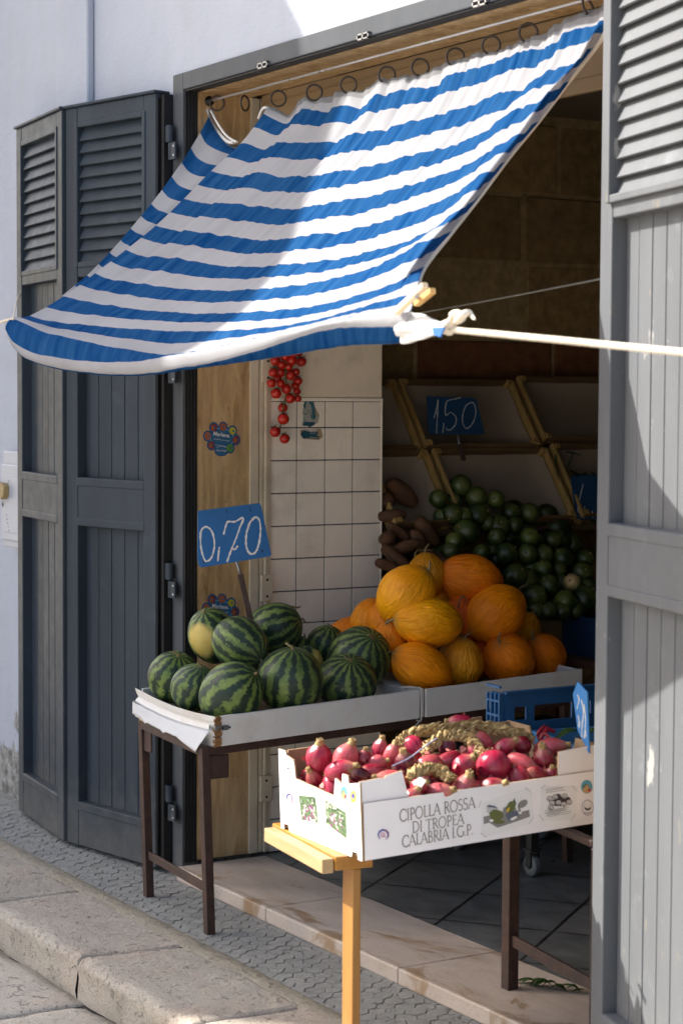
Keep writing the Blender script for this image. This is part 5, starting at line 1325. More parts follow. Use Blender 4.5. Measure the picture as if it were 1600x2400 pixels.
# straw braids
def braid(pts, r, label, steps=120, turns=11):
    P = []
    for x, y, dz in pts:
        px, py = z1(x, y); c = onP(px, py, HEAP0, hn); P.append(c + (CAM - c).normalized() * dz)
    P = smooth_path(P, steps); B = thing('straw_braid', P[steps // 2], label, 'braid', 'straw braids on the onions')
    for s_ in range(3):
        mb = MB()
        for st in range(5):
            out, rad = [], []
            for i, p in enumerate(P):
                d = (P[min(i + 1, steps)] - P[max(i - 1, 0)]).normalized(); e = d.cross(CAM - p).normalized(); g = e.cross(d)
                ph = 2 * pi * (turns * i / steps / 2 + s_ / 3)
                f = min(1, 6 * min(i, steps - i) / steps + .35)
                a = st * 1.256
                q = p + (e * sin(ph) * r * .62 + g * sin(2 * ph) * r * .30) * f + (e * cos(a) + g * sin(a)) * r * .26
                q += Vector((noise.noise(q * 60 + Vector((st, 0, 0))), noise.noise(q * 60 + Vector((0, st, 5))), noise.noise(q * 60 + Vector((9, 0, st))))) * r * .30
                out.append(q); rad.append(r * .23 * (1 + .5 * noise.noise(q * 110)) * f)
            mb.tube(out, rad, 6)
        mb.build('strand', STRAW, B)
    mb = MB()
    for k in range(90):
        i = random.randrange(0, steps); p = P[i]; d = Vector((U(-1, 1), U(-1, 1), U(-.3, 1))).normalized()
        q = p + d * r * U(.7, 1.1); mb.tube(smooth_path([p + d * r * .4, q, q + d * r * U(.1, .5) + Vector((U(-1, 1), U(-1, 1), U(-1, .4))) * r * .6], 5), [.0013, .0013, .0011, .001, .0008, .0004], 4)
    for k in range(70):     # flat dry leaf strips wrapped and sticking out along the braid
        i = random.randrange(2, steps - 8); n2 = random.randrange(5, 14); pts2 = []
        a = U(0, 6.28); lift = U(.75, 1.25)
        for q_ in range(7):
            ii = min(steps, int(i + n2 * q_ / 6)); p = P[ii]; d = (P[min(ii + 1, steps)] - P[max(ii - 1, 0)]).normalized(); e = d.cross(CAM - p).normalized(); g = e.cross(d); aa = a + q_ * .25
            pts2.append(p + (e * cos(aa) + g * sin(aa)) * r * (lift + (.35 * (q_ / 6) ** 3 if k % 3 == 0 else 0)))
        ribbon(mb, pts2, [.001, .0035, .005, .0055, .005, .003, .001], (CAM - P[i]).normalized() + Vector((U(-.5, .5), U(-.5, .5), U(-.5, .5))), .2)
    mb.build('loose_straw', STRAW, B, recalc=False)
braid([(612, 196, .01), (640, 160, .02), (720, 128, .03), (830, 118, .034), (940, 108, .034), (1050, 110, .034), (1130, 132, .03), (1200, 150, .025), (1262, 172, .01)], .0135, 'long tan straw braid lying along the back of the onion heap')
braid([(724, 246, .008), (760, 200, .026), (822, 162, .038), (890, 150, .044), (950, 172, .04), (985, 215, .028), (1010, 262, .008)], .0135, 'arched tan straw braid looping over the middle onions', turns=9)
braid([(655, 362, .016), (690, 326, .03), (750, 310, .034), (810, 328, .03), (862, 366, .014)], .0135, 'short tan straw braid low at the front of the onions', 80, 6)
mb = MB(); mb.tube(smooth_path([onP(*z1(x, y), HEAP0 + hn * .05, hn) for x, y in [(575, 300), (655, 262), (720, 215), (790, 165)]], 12), .0016, 5); tag(mb.build('twine', pm('pale_blue_twine', (.35, .38, .55), .8), None, onP(*z1(690, 235), HEAP0, hn)), 'pale blue twine tied round the arched braid', 'twine')
mb = MB(); P = [onP(*z1(x, y), HEAP0 + hn * .055, hn) for x, y in ((668, 380), (708, 352), (738, 372), (716, 402))]; mb.add(P, [(0, 1, 3), (1, 2, 3)]); P2 = [p + Vector((0, 0, -.001)) for p in P]
tag(mb.build('paper_tag', WHI, None, P[0]), 'small white paper tag in front of the short braid', 'tag')

# ------------------------------------------------------------------ blue plastic crates on the second table
BLUEP = pm('blue_plastic', (.012, .075, .19), .38, .12, bump=.05, dirt=(.03, .06, .10), dirtamt=.3)
BLUEL = pm('light_blue_plastic', (.06, .22, .42), .4, .08, bump=.05)
BC = thing('plastic_crate', (1.42, .5, .502), 'dark blue plastic crate standing upright behind the onions, with handle holes', 'crate')
x1 = 1.44; yl, yr = .220, .80; zb, zt = .5225, .764
ya = lambda px, py: onX(px, py, x1)
def slotted(mb, holes, y0, y1, z0, z1, x0, xx):       # wall in the yz plane with rectangular holes
    ys = sorted({y0, y1, *[h[0] for h in holes], *[h[1] for h in holes]}); zs = sorted({z0, z1, *[h[2] for h in holes], *[h[3] for h in holes]})
    for a, b_ in zip(ys, ys[1:]):
        run = None
        for c, d in zip(zs, zs[1:]):
            my, mz = (a + b_) / 2, (c + d) / 2
            if any(h[0] < my < h[1] and h[2] < mz < h[3] for h in holes): continue
            mb.box((x0, a, c), (xx, b_, d))
holes = [(.262, .300, .692, .727), (.327, .452, .685, .728), (.478, .516, .692, .727)]
for r in range(3):
    for k in range(14):
        y = .345 + k * .0125 + (.02 if k > 5 else 0); z = .655 - r * .033
        holes.append((y, y + .006, z - .022, z))
mb = MB(); slotted(mb, holes, yl + .012, yr - .012, zb, zt, x1 - .006, x1); mb.box((x1 - .012, yl + .012, zt - .0), (x1 + .006, yr - .012, zt + .006))
mb.build('side_panel', BLUEP, BC)
for y in (yl, yr - .012):
    mb = MB(); mb.box((x1 - .055, y, zb), (x1 - .003, y + .011, zt + .002)); 
    for k in range(7): mb.box((x1 - .06, y - .008, zb + .03 + k * .038), (x1 + .0, y - .0005, zb + .036 + k * .038))
    for k in range(4): mb.box((x1 - .06 + k * .0185, y - .0075, zb), (x1 - .056 + k * .0185, y - .001, zt + .001))
    mb.build('end_rib', BLUEP, BC)
mb = MB(); mb.box((x1 - .06, yl + .012, zb), (x1 - .054, yr - .012, zb + .09)); mb.build('rear_panel', BLUEP, BC)
BL = thing('plastic_crate', (1.72, .5, .502), 'low pale blue plastic crate half hidden by the onions, greens inside', 'crate')
e0, e1 = Vector((1.475, .300, .66)), Vector((1.76, .245, .66))
mb = MB(); dn = Vector((0, 0, -.1365))
def wall(mb, p, q, h, th, rim=True):
    ins = Vector((0, 0, 1)).cross(q - p).normalized() * th; mb.prism([p, q, q + Vector((0, 0, -h)), p + Vector((0, 0, -h))], ins)
    if rim: o_ = ins.normalized() * -.008; mb.prism([p + o_ + Vector((0, 0, .0005)), q + o_ + Vector((0, 0, .0005)), q + ins + Vector((0, 0, .0005)), p + ins + Vector((0, 0, .0005))], Vector((0, 0, .007)))
f0, f1 = e0 + Vector((.08, .45, 0)), e1 + Vector((.08, .45, 0))
for p, q, nm in ((e0, e1, 'end_panel'), (e1, f1, 'side_panel'), (f1, f0, 'end_panel'), (f0, e0, 'side_panel')):
    mb = MB(); wall(mb, p, q, .1365, .005)
    for k in range(5): c = p.lerp(q, (k + 1) / 6); u_ = (q - p).normalized(); nn = u_.cross(Vector((0, 0, 1))); mb.box(c + Vector((-.003, -.003, -.130)) + nn * .004, c + Vector((.003, .003, -.002)) + nn * .004)
    mb.build(nm, BLUEL, BL)
mb = MB(); mb.prism([e0 + dn, e1 + dn, f1 + dn, f0 + dn], (0, 0, .004)); mb.build('base', BLUEL, BL)
LEAFG = m_wood('green_leaf', (.012, .035, .006), (.05, .11, .015), 0, .4, 12)
def leafy(mb, base, d, L, wd, curl):
    d = Vector(d).normalized(); sd = d.cross(Vector((0, 0, 1))).normalized(); o = len(mb.v); n_ = 8
    for i in range(n_ + 1):
        t = i / n_; c = Vector(base) + d * L * t + Vector((0, 0, curl * sin(pi * t * .9) - curl * .4 * t)); ww = wd * sin(pi * min(1, t * .97 + .03)) ** .8
        mb.v += [c - sd * ww + Vector((0, 0, ww * .3)), c, c + sd * ww + Vector((0, 0, ww * .3))]
    for i in range(n_):
        a = o + 3 * i
        for k in (0, 1): mb.f.append([a + k, a + k + 1, a + k + 4, a + k + 3]); mb.m.append(0); mb.sm.append(True)
def greens(name, pts, label, cat):
    mb = MB()
    for b_, d, L, wd, cu in pts: leafy(mb, b_, d, L, wd, cu)
    return tag(mb.build(name, LEAFG, None, pts[0][0], recalc=False), label, cat)
g0 = onX(1300, 1735, 1.62)
greens('green_vegetables', [(g0 + Vector((0, .0, .0)), (.2, 1, .1), .09, .022, .02), (g0 + Vector((.03, .05, 0)), (.5, 1, .2), .08, .02, .02), (g0 + Vector((.04, .02, -.01)), (.8, .8, 0), .07, .02, .015), (g0 + Vector((0, .08, .0)), (.2, 1, -.1), .08, .02, .02)], 'dark green leaves in the low blue crate behind the onions', 'greens')
CHI = pm('red_chili', (.30, .012, .03), .4, .3)
ch = thing('red_chilies', onX(1275, 1720, 1.60), 'small bunch of shrivelled red chilies at the rim of the low blue crate', 'chilies'); 
for k in range(6):
    mb = MB(); p = onX(1262 + U(0, 26), 1720 + U(-6, 6), 1.60 + U(-.01, .02)); d = Vector((U(-.4, .4), U(-1, 1), U(-.4, .6))).normalized() * .022
    mb.tube(smooth_path([p - d, p + Vector((0, 0, .004)), p + d + Vector((0, 0, U(-.008, .008)))], 8), [.001, .004, .0055, .0058, .0055, .005, .004, .003, .0012], 7); mb.build('chili', CHI, ch)
# ------------------------------------------------------------------ price boards
BOARD = pm('blue_price_board', (.005, .10, .29), .5, .14, bump=.1, dirt=(.012, .07, .18), dirtamt=.5)
BOARDD = pm('dark_blue_price_board', (.008, .05, .125), .5, .14, bump=.1)
CHALK = pm('chalk', (.62, .62, .60), .95, .2, 200)
IRON = pm('rusty_stake', (.055, .030, .020), .7, .4)
def board(name, corners, X, n, strokes, stake, lab, mat, w_=.004, th=.004, blobs=()):
    n = Vector(n).normalized(); c0 = onX(*corners[0], X)
    P = lambda x, y, l=0: onP(x, y, c0 + n * l, n)
    R = thing(name, P(*stake[-1]) if stake else c0, lab, 'price sign', 'blue chalk price signs')
    mb = MB(); q = [P(*c) for c in corners]; mb.prism(q, -n * th); mb.build('board', mat, R, bevel=.0008)
    mb = MB()
    for st in strokes:
        pts = smooth_path([P(x, y, .0006) for x, y in st], max(6, len(st) * 5)); ribbon(mb, pts, w_, n, .45)
        pts = [p + Vector((0, U(-.0012, .0012), U(-.0012, .0012))) + n * .0002 for p in pts]; ribbon(mb, pts, w_ * .55, n, .7)
    if strokes: mb.build('chalk_price', CHALK, R, recalc=False)
    if blobs:
        mb = MB()
        for bx, by in blobs:
            for k in range(9): a = U(0, 6.28); l = U(2, 7); ribbon(mb, [P(bx, by, .0004), P(bx + cos(a) * l * .6, by + sin(a) * l, .0004)], .0012, n)
        mb.build('scuff_marks', BLACK, R, recalc=False)
    if stake:
        mb = MB(); mb.tube([P(*stake[0], -.007), P(*stake[1], -.007)], .004, 8); mb.build('pin', ZINC, R)
        mb = MB(); mb.bar(P(*stake[1], -.008), P(*stake[2], -.008), .0175, .006, n); mb.build('stake', IRON, R, bevel=.001)
    return R
def r3(x, y): return x / 1.96, 800 + y / 1.96
Z7 = [[r3(*p) for p in l] for l in (
 [(945, 850), (925, 868), (921, 905), (925, 955), (938, 1000), (952, 1010), (972, 992), (985, 945), (982, 900), (968, 865), (945, 850)],
 [(1008, 945), (1003, 985), (1001, 1010)], [(1027, 888), (1040, 840), (1050, 828), (1080, 828), (1118, 810), (1100, 862), (1078, 920), (1058, 970), (1043, 1014)], [(1062, 950), (1078, 956), (1092, 940)],
 [(1172, 812), (1148, 832), (1133, 880), (1130, 930), (1140, 965), (1158, 977), (1178, 962), (1192, 915), (1197, 860), (1190, 820), (1172, 808), (1150, 830), (1140, 862)])]
board('price_sign', [(464, 1197), (606, 1179), (612, 1184), (636, 1300), (632, 1304), (473, 1330), (467, 1327), (463, 1312)], .30, (.93, -.32, .16), Z7, [(555, 1316), (563, 1346), (588, 1455)], 'bright blue price sign chalked 0,70 on a brown stake behind the watermelons', BOARD, .0052, blobs=(r3(1150, 772), r3(1203, 962), r3(936, 1012), r3(1040, 782)))
def r2(x, y): return 880 + x / 2.904, 880 + y / 2.904
Z15 = [[r2(*p) for p in l] for l in ([(395, 290), (410, 240), (424, 165), (420, 260), (413, 392)], [(462, 325), (460, 360), (455, 390)], [(580, 150), (540, 160), (482, 180), (475, 270), (510, 252), (545, 285), (543, 330), (515, 365), (490, 372), (478, 356)], [(652, 182), (615, 205), (592, 265), (592, 325), (615, 360), (645, 345), (672, 295), (680, 235), (668, 192), (650, 183)])]
board('price_sign', [r2(345, 140), r2(655, 150), r2(685, 165), r2(742, 400), r2(380, 398), r2(362, 380)], -.19, (.9, -.1, .42), Z15, [r2(555, 398), r2(568, 470), r2(598, 580)], 'dark blue price sign chalked 1,50 above the round green fruit', BOARDD, .0028)
Z4 = [[r2(*p) for p in l] for l in ([(1410, 738), (1395, 800), (1378, 880), (1374, 925), (1400, 935), (1445, 945)], [(1420, 890), (1413, 975)], [(1470, 920), (1478, 968)])]
board('price_sign', [r2(1325, 700), r2(1345, 682), r2(1640, 676), r2(1690, 980), r2(1370, 975), r2(1362, 955)], -.02, (.9, -.1, .42), Z4, [r2(1500, 975), r2(1510, 1040), r2(1530, 1180)], 'dark blue price sign chalked 4, cut off by the right shutter', BOARDD, .0028)
# price sign turned edge on in the onion carton
nb = Vector((-.28, -.96, .05)).normalized(); cc = onX(1360, 1680, 1.88)
PB = lambda x, y, l=0: onP(x, y, cc + nb * l, nb)
SG = thing('price_sign', PB(1380, 1768), 'light blue price sign turned nearly edge on at the right end of the onion carton', 'price sign', 'blue chalk price signs')
mb = MB(); mb.prism([PB(1352, 1598), PB(1374, 1622), PB(1379, 1766), PB(1352, 1712), PB(1341, 1627)], nb * -.004); mb.build('board', pm('worn_blue_board', (.035, .20, .50), .35, .12), SG, bevel=.0006)
mb = MB()
for st in ([(1352, 1628), (1356, 1640), (1353, 1652), (1351, 1662)], [(1353, 1676), (1356, 1690), (1354, 1702)], [(1361, 1640), (1366, 1668), (1363, 1700), (1362, 1728)], [(1367, 1650), (1371, 1690), (1368, 1730)], [(1358, 1690), (1356, 1706)], [(1370, 1700), (1372, 1728)]):
    ribbon(mb, smooth_path([PB(x, y, .0006) for x, y in st], 12), .006, nb, .4)
mb.build('chalk_price', CHALK, SG, recalc=False)

# ------------------------------------------------------------------ stickers on the jamb and tiles
NX = Vector((1, 0, 0))
def flat(parent, name, layers, X, base=.0006):
    mats = []; mb = MB()
    for li, (m, its) in enumerate(layers):
        if m not in mats: mats.append(m)
        for it in its:
            n0 = len(mb.f)
            ii = li + .045 * (its.index(it) % 20)
            if it[0] == 'P': mb.add([onX(x, y, X + base + .0002 * ii) for x, y in it[1]], [list(range(len(it[1])))])
            else: ribbon(mb, [onX(x, y, X + base + .0002 * ii) for x, y in it[1]], it[2], NX)
            for q in range(n0, len(mb.f)): mb.m[q] = mats.index(m)
    return mb.build(name, mats, parent, recalc=False)
STB = inkm('sticker_blue', (.018, .12, .26)); STD = inkm('sticker_deep_blue', (.012, .06, .20)); APR = inkm('apple_red', (.20, .020, .018)); APO = inkm('apple_orange', (.36, .10, .03)); APG = inkm('apple_green', (.10, .26, .03)); APY = inkm('apple_yellow', (.46, .42, .02)); SKL = inkm('sticker_light_blue', (.20, .38, .55)); TEAL = inkm('teal_ink', (.008, .075, .11)); TEALM = inkm('mid_teal_ink', (.06, .17, .20)); PALEK = inkm('pale_grey_ink', (.36, .37, .34)); BUFF = inkm('glue_stain', (.40, .31, .19))
def sticker(dx, dy, label):
    c = (521 + dx, 1028 + dy); S = thing('sticker', onX(*c, 0), label, 'sticker', 'fruit stickers on the stone jamb')
    ap = [(-20, -26, APR), (2, -27, APO), (24, -18, APY), (32, 3, APR), (18, 22, APG), (-25, 15, APR), (-34, -6, APO)]
    # scalloped outline: union of circles
    def outl(k): return [('P', ell(c[0], c[1], 29 + k, 29 + k, 0, 30)), ('P', ell(c[0] - 2, c[1] + 29, 16 + k, 12 + k))] + [('P', ell(c[0] + x, c[1] + y, 10.5 + k, 12.5 + k)) for x, y, _ in ap]
    flat(S, 'backing', [(STD, outl(0.6))], 0)
    flat(S, 'print', [(STB, outl(-1.2)), (SKL, [('S', [(c[0] + ap[i][0] * .9, c[1] + ap[i][1] * .9), (c[0] + ap[i + 1][0] * .9, c[1] + ap[i + 1][1] * .9)], .0022) for i in range(6)])], 0, .0010)
    for x, y, m in ap:
        flat(S, 'apple', [(m, [('P', ell(c[0] + x, c[1] + y, 7.6, 9))]), (APO if m is APR else m, [('P', ell(c[0] + x - 2, c[1] + y + 1, 4, 6))]), (STB, [('P', ell(c[0] + x + 2, c[1] + y, 2.4, 2.6))])], 0, .0020)
    p = onX(c[0] - 1, c[1] - 9, .0026); T = frame(p, (0, 1, -.13), (0, 0.13, 1), (1, 0, 0))
    text_mesh('Marlene.', .0175, T, S, 'lettering', WHI, bold=.0004)
    T = frame(onX(c[0] - 1, c[1] + 3, .0026), (0, 1, -.14), (0, .14, 1), (1, 0, 0)); text_mesh('La passione per le mele', .0062, T, S, 'lettering', WHI)
    T = frame(onX(c[0] - 2, c[1] + 28, .0026), (0, 1, -.03), (0, .03, 1), (1, 0, 0)); text_mesh('Alto Adige', .0085, T, S, 'lettering', WHI)
    flat(S, 'mountain_mark', [(WHI, [('S', [(c[0] - 13, c[1] + 22), (c[0] - 6, c[1] + 17), (c[0] - 3, c[1] + 19), (c[0], c[1] + 16), (c[0] + 6, c[1] + 20), (c[0] + 10, c[1] + 22)], .0011)])], 0, .0024)
sticker(0, 0, 'scalloped blue apple sticker high on the stone jamb, above the price sign')
sticker(-3, 403, 'scalloped blue apple sticker low on the stone jamb, partly behind the watermelons')
def v3(x, y): return 430 + x / 3.136, 800 + y / 3.136
ST2 = thing('sticker', onX(724, 985, 0), 'torn teal sticker of a long haired woman on the white tiles', 'sticker')
flat(ST2, 'backing', [(BUFF, [('P', [v3(*p) for p in [(860, 650), (1010, 640), (1025, 700), (995, 726), (880, 718), (858, 690)]]), ('P', [v3(*p) for p in [(960, 470), (1000, 545), (985, 600), (930, 620), (940, 540)]])]),
  (PALEK, [('P', [v3(*p) for p in [(885, 480), (888, 450), (905, 425), (935, 418), (955, 440), (968, 500), (975, 548), (995, 545), (985, 590), (945, 615), (895, 600), (868, 620), (880, 560), (872, 520)]])])], 0, .0006)
flat(ST2, 'print', [(TEALM, [('P', [v3(*p) for p in [(892, 445), (912, 420), (938, 418), (956, 440), (968, 500), (974, 560), (955, 580), (938, 555), (945, 510), (935, 470), (915, 445)]])]),
  (TEAL, [('P', [v3(*p) for p in [(880, 470), (892, 440), (912, 424), (930, 425), (905, 445), (896, 478), (893, 500), (884, 492)]]), ('S', [v3(*p) for p in [(930, 435), (948, 480), (950, 530), (962, 570)]], .0028), ('S', [v3(*p) for p in [(945, 430), (962, 490), (962, 530), (968, 560)]], .0020), ('S', [v3(*p) for p in [(935, 500), (932, 540), (945, 572)]], .0022), ('S', [v3(*p) for p in [(893, 482), (902, 480)]], .0016), ('S', [v3(*p) for p in [(910, 482), (920, 480)]], .0016), ('S', [v3(*p) for p in [(900, 505), (914, 503)]], .0014), ('S', [v3(*p) for p in [(885, 525), (896, 540), (912, 530), (915, 512)]], .0022), ('S', [v3(*p) for p in [(880, 560), (895, 580), (905, 592)]], .0016),
    ('P', [v3(*p) for p in [(885, 592), (968, 594), (965, 612), (925, 632), (915, 622), (875, 620)]]), ('P', [v3(*p) for p in [(868, 662), (900, 655), (985, 662), (990, 680), (975, 690), (1000, 700), (990, 716), (905, 712), (880, 715), (863, 690)]])]),
  (WHI, [('S', [v3(*p) for p in [(925, 704), (985, 708)]], .0010)])], 0, .0012)
T = frame(onX(*v3(940, 655), .0024), (0, 1, -.1), (0, .1, 1), NX); text_mesh('TRENT', .0130, T, ST2, 'lettering', WHI, bold=.0004)
T = frame(onX(*v3(950, 675), .0024), (0, 1, -.05), (0, .05, 1), NX); text_mesh('frutta di', .0060, T, ST2, 'lettering', WHI)

# ------------------------------------------------------------------ hanging tomatoes
TOM = pm('tomato_skin', (.42, .016, .008), .22, .25, 14, .02, spec=.5); CAL = pm('tomato_stem', (.05, .07, .02), .7, .3)
TMT = thing('tomato_bunch', onX(672, 800, .055), 'bunch of small red tomatoes hanging in front of the white tiles', 'tomatoes')
tl = [(645,845,12),(683,845,13),(706,848,12),(668,836,11),(640,873,11),(657,872,13),(681,880,12),(693,872,10),(698,893,11),(636,898,11),(658,899,10),(692,905,10),(647,922,13),(671,912,12),(696,918,9),(680,934,12),(698,934,9),(663,956,11.5),(664,982,14),(645,1012,13),(667,1028,12.5),(660,855,10),(676,860,10),(650,888,10),(684,828,12),(650,825,12),(700,826,10)]
for i, (x, y, r) in enumerate(tl):
    X = .028 + (.022 if i % 3 == 0 else 0) + (.02 if i % 3 == 1 else 0); c = onX(x, y, X); rr = r / ppm(c)
    mb = MB(); m = Matrix.Translation(c) @ Matrix.Rotation(U(0, 6), 4, 'Z') @ Matrix.Rotation(U(-.5, .5), 4, 'X')
    mb.lathe([(max(.0003, sin(pi * k / 14)) * rr, -cos(pi * k / 14) * rr * (.96 if k < 12 else .9)) for k in range(15)], 18, 0, m); t = mb.build('tomato', TOM, TMT)
    if r > 10:
        mb = MB()
        for k in range(5): a = k * 1.256 + i; e = Vector((cos(a), sin(a), 0)); mb.tube([m @ (e * .001 + Vector((0, 0, rr * .92))), m @ (e * rr * .45 + Vector((0, 0, rr * 1.0))), m @ (e * rr * .7 + Vector((0, 0, rr * 1.25)))], [.0014, .0012, .0004], 4)
        mb.build('calyx', CAL, t)
mb = MB()
mb.tube(smooth_path([onX(668, 780, .05), onX(672, 820, .045), onX(668, 870, .05), onX(672, 910, .05), onX(666, 945, .045), onX(661, 970, .045), onX(657, 1000, .045), onX(655, 1016, .045)], 24), .0022, 6)
for x, y, r in tl[::2]: mb.tube([onX(668, y - 12, .047), onX(x, y - r * .8, .045)], .0012, 4)
mb.build('vine', CAL, TMT)

# ------------------------------------------------------------------ sloping display of slatted crates at the back left
SLAT = m_wood('fruit_crate_slat', (.24, .15, .045), (.38, .255, .085), 2, .75, 24); SLATD = m_wood('brown_cross_slat', (.085, .048, .018), (.15, .09, .035), 1, .8, 24); LINER = pm('crate_paper_liner', (.25, .205, .15), .85, .05, bump=.3, bscale=12, bdist=.01)
sd_ = Vector((.605, 0, -.797)).normalized(); sn = Vector((.797, 0, .605)).normalized(); S0 = Vector((-.375, 0, 1.555))
def sp(y, b_, h=0): return S0 + Vector((0, y, 0)) + sd_ * b_ + sn * h
def slcrate(y0, y1, b0, b1, h, label):
    R = thing('wooden_crate', sp((y0 + y1) / 2, b1, 0), label, 'crate', 'slatted crates on the sloping display')
    for y, s_ in ((y0, 1), (y1 - .011, -1)):
        mb = MB(); q = [sp(y, b0, h), sp(y, b1, h), sp(y, b1, h - .024), sp(y, (b0 + b1) / 2, h - .030), sp(y, b0, h - .024)]; mb.prism(q, (0, .011, 0)); mb.build('side_rail', SLAT, R, bevel=.0015)
        mb = MB(); mb.prism([sp(y + .001, b0 + .002, h - .032), sp(y + .001, b1 - .002, h - .032), sp(y + .001, b1 - .002, h - .062), sp(y + .001, b0 + .002, h - .062)], (0, .008, 0)); mb.build('side_slat', SLAT, R)
        for b_ in (b0 + .003, b1 - .021):
            mb = MB(); yy = y + (.0115 if s_ > 0 else -.0185); mb.prism([sp(yy, b_, h + .004), sp(yy, b_ + .018, h + .004), sp(yy, b_ + .018, h - .075), sp(yy, b_, h - .075)], (0, .018, 0)); mb.build('corner_post', SLAT, R, bevel=.001)
    for b_ in (b0 - .001, b1 - .007):
        mb = MB(); mb.prism([sp(y0 + .012, b_, h - .004), sp(y0 + .012, b_ + .008, h - .004), sp(y0 + .012, b_ + .008, h - .036), sp(y0 + .012, b_, h - .036)], (0, y1 - y0 - .024, 0)); mb.build('cross_slat', SLATD, R)
    mb = MB(); n_ = 14; o = 0
    for i in range(n_ + 1):
        for j in range(9):
            y = y0 + .013 + (y1 - y0 - .026) * i / n_; b_ = b0 + .01 + (b1 - b0 - .02) * j / 8
            e = abs(i / n_ - .5) * 2; f = abs(j / 8 - .5) * 2
            mb.v.append(sp(y, b_, h - .075 + .045 * max(e ** 6, f ** 5) + .004 * noise.noise(Vector((y * 9, b_ * 9, 0)))))
    for i in range(n_):
        for j in range(8): a = i * 9 + j; mb.f.append([a, a + 1, a + 10, a + 9]); mb.m.append(0); mb.sm.append(True)
    mb.build('paper_liner', LINER, R, recalc=False)
    mb = MB(); mb.prism([sp(y0 + .012, b0 + .01, h - .080), sp(y1 - .012, b0 + .01, h - .080), sp(y1 - .012, b1 - .01, h - .080), sp(y0 + .012, b1 - .01, h - .080)], sn * -.006); mb.build('base', SLAT, R)
slcrate(1.005, 1.50, 0, .292, .095, 'slatted crate behind the 1,50 sign, upper row, lined with white paper')
slcrate(1.035, 1.53, .300, .600, .085, 'slatted crate under the 1,50 sign, lower row, heaped with round green fruit')
slcrate(.765, .99, 0, .292, .090, 'slatted crate in the upper row, cut by the tiled pier')
slcrate(.770, 1.015, .300, .600, .080, 'slatted crate with sweet potatoes beside the tiled pier')
slcrate(1.525, 2.05, -.015, .270, .100, 'slatted crate in the upper row, cut by the right shutter')
slcrate(1.555, 2.07, .285, .600, .090, 'slatted crate with green beans under the 4, sign')
RK = thing('display_rack', (-.1, 1.4, .045), 'dark sloping wooden rack carrying the slatted crates', 'rack')
DKW = m_wood('dark_rack_wood', (.055, .030, .015), (.11, .062, .03), 1, .8, 20)
for y in (.775, 1.40, 2.03):
    mb = MB(); mb.bar(sp(y, -.02, -.012), sp(y, 1.02, -.012), .03, .03, (0, 1, 0)); mb.build('sloping_rail', DKW, RK)
    mb = MB(); q = sp(y, 1.0, -.03); mb.bar(q, Vector((q.x, q.y, .044)), .03, .03, (0, 1, 0)); mb.build('leg', DKW, RK)
for b_ in (.02, .29, .60, .95):
    mb = MB(); mb.bar(sp(.76, b_, .012), sp(2.06, b_, .012), .02, .018); mb.build('cross_rail', DKW, RK)
# lower blue crates and pallet slat
def lowcrate(y0, y1, x0, xx, z0, z1, label):
    R = thing('plastic_crate', ((x0 + xx) / 2, (y0 + y1) / 2, z0), label, 'crate'); m = pm('navy_plastic', (.010, .035, .09), .45, .15)
    holes = [(y0 + .04 + k * .022, y0 + .05 + k * .022, z0 + .04 + r * .04, z0 + .07 + r * .04) for k in range(int((y1 - y0 - .08) / .022)) for r in range(max(1, int((z1 - z0 - .08) / .04)))]
    mb = MB(); slotted(mb, holes, y0, y1, z0, z1, xx - .006, xx); mb.build('side_panel', m, R)
    mb = MB(); mb.box((x0, y0, z0), (x0 + .006, y1, z1)); mb.build('side_panel', m, R)
    for y in (y0, y1 - .006): mb = MB(); mb.box((x0 + .0065, y, z0), (xx - .0065, y + .0055, z1)); mb.build('end_panel', m, R)
    mb = MB(); mb.box((x0 + .0065, y0 + .006, z0), (xx - .0065, y1 - .007, z0 + .006)); mb.build('base', m, R)
lowcrate(1.36, 2.0, .20, .46, .665, .80, 'dark navy plastic crate below the round green fruit, at the back')
PALL = pm('reddish_board', (.085, .035, .018), .8, .3)
RS = thing('low_bench', (.33, 1.68, .044), 'low reddish wooden bench under the navy crate', 'bench')
mb = MB(); mb.box((.17, 1.30, .640), (.50, 2.05, .664)); mb.build('top_board', PALL, RS)
for x, y in ((.2, 1.34), (.47, 1.34), (.2, 2.0), (.47, 2.0)): mb = MB(); mb.box((x - .02, y - .02, .044), (x + .02, y + .02, .6395)); mb.build('leg', PALL, RS)
# round green fruit
def m_green():
    m, nt, b = newmat('round_green_skin'); n = N(nt); oi = n('ObjectInfo'); rv = oi.outputs['Random']; p = n('TexCoord').outputs['Object']; s = n('SeparateXYZ', {0: p})
    q = n('VectorMath', {0: p, 1: n('CombineXYZ', {0: n.math('MULTIPLY', rv, 40)}).outputs[0]}, operation='ADD').outputs[0]
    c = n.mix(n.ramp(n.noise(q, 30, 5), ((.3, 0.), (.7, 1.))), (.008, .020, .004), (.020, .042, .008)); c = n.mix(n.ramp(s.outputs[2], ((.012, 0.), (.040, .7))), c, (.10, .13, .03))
    oc = oi.outputs['Color']; c = n.mix(1., c, oc, 'MULTIPLY')
    nt.links.new(c, b.inputs['Base Color']); b.inputs['Roughness'].default_value = .38; return m
GRN = m_green()
def mk_green():
    mb = MB(); mb.lathe([(max(.0004, sin(pi * k / 20)) * .042, -cos(pi * k / 20) * .040 * (1 if k < 19 else .96)) for k in range(21)], 28, 0, None, lambda p, t: Vector((p.x * (1 + .02 * sin(3 * t)), p.y, p.z)))
    o = mb.build('round_green_fruit', GRN, None, (0, 0, 0)); mb = MB(); mb.lathe([(.005, .036), (.004, .040), (.0022, .043), (.002, .044), (.0002, .0445)], 8); mb.build('stem_scar', STEM, o); return o
G0 = mk_green(); first = True
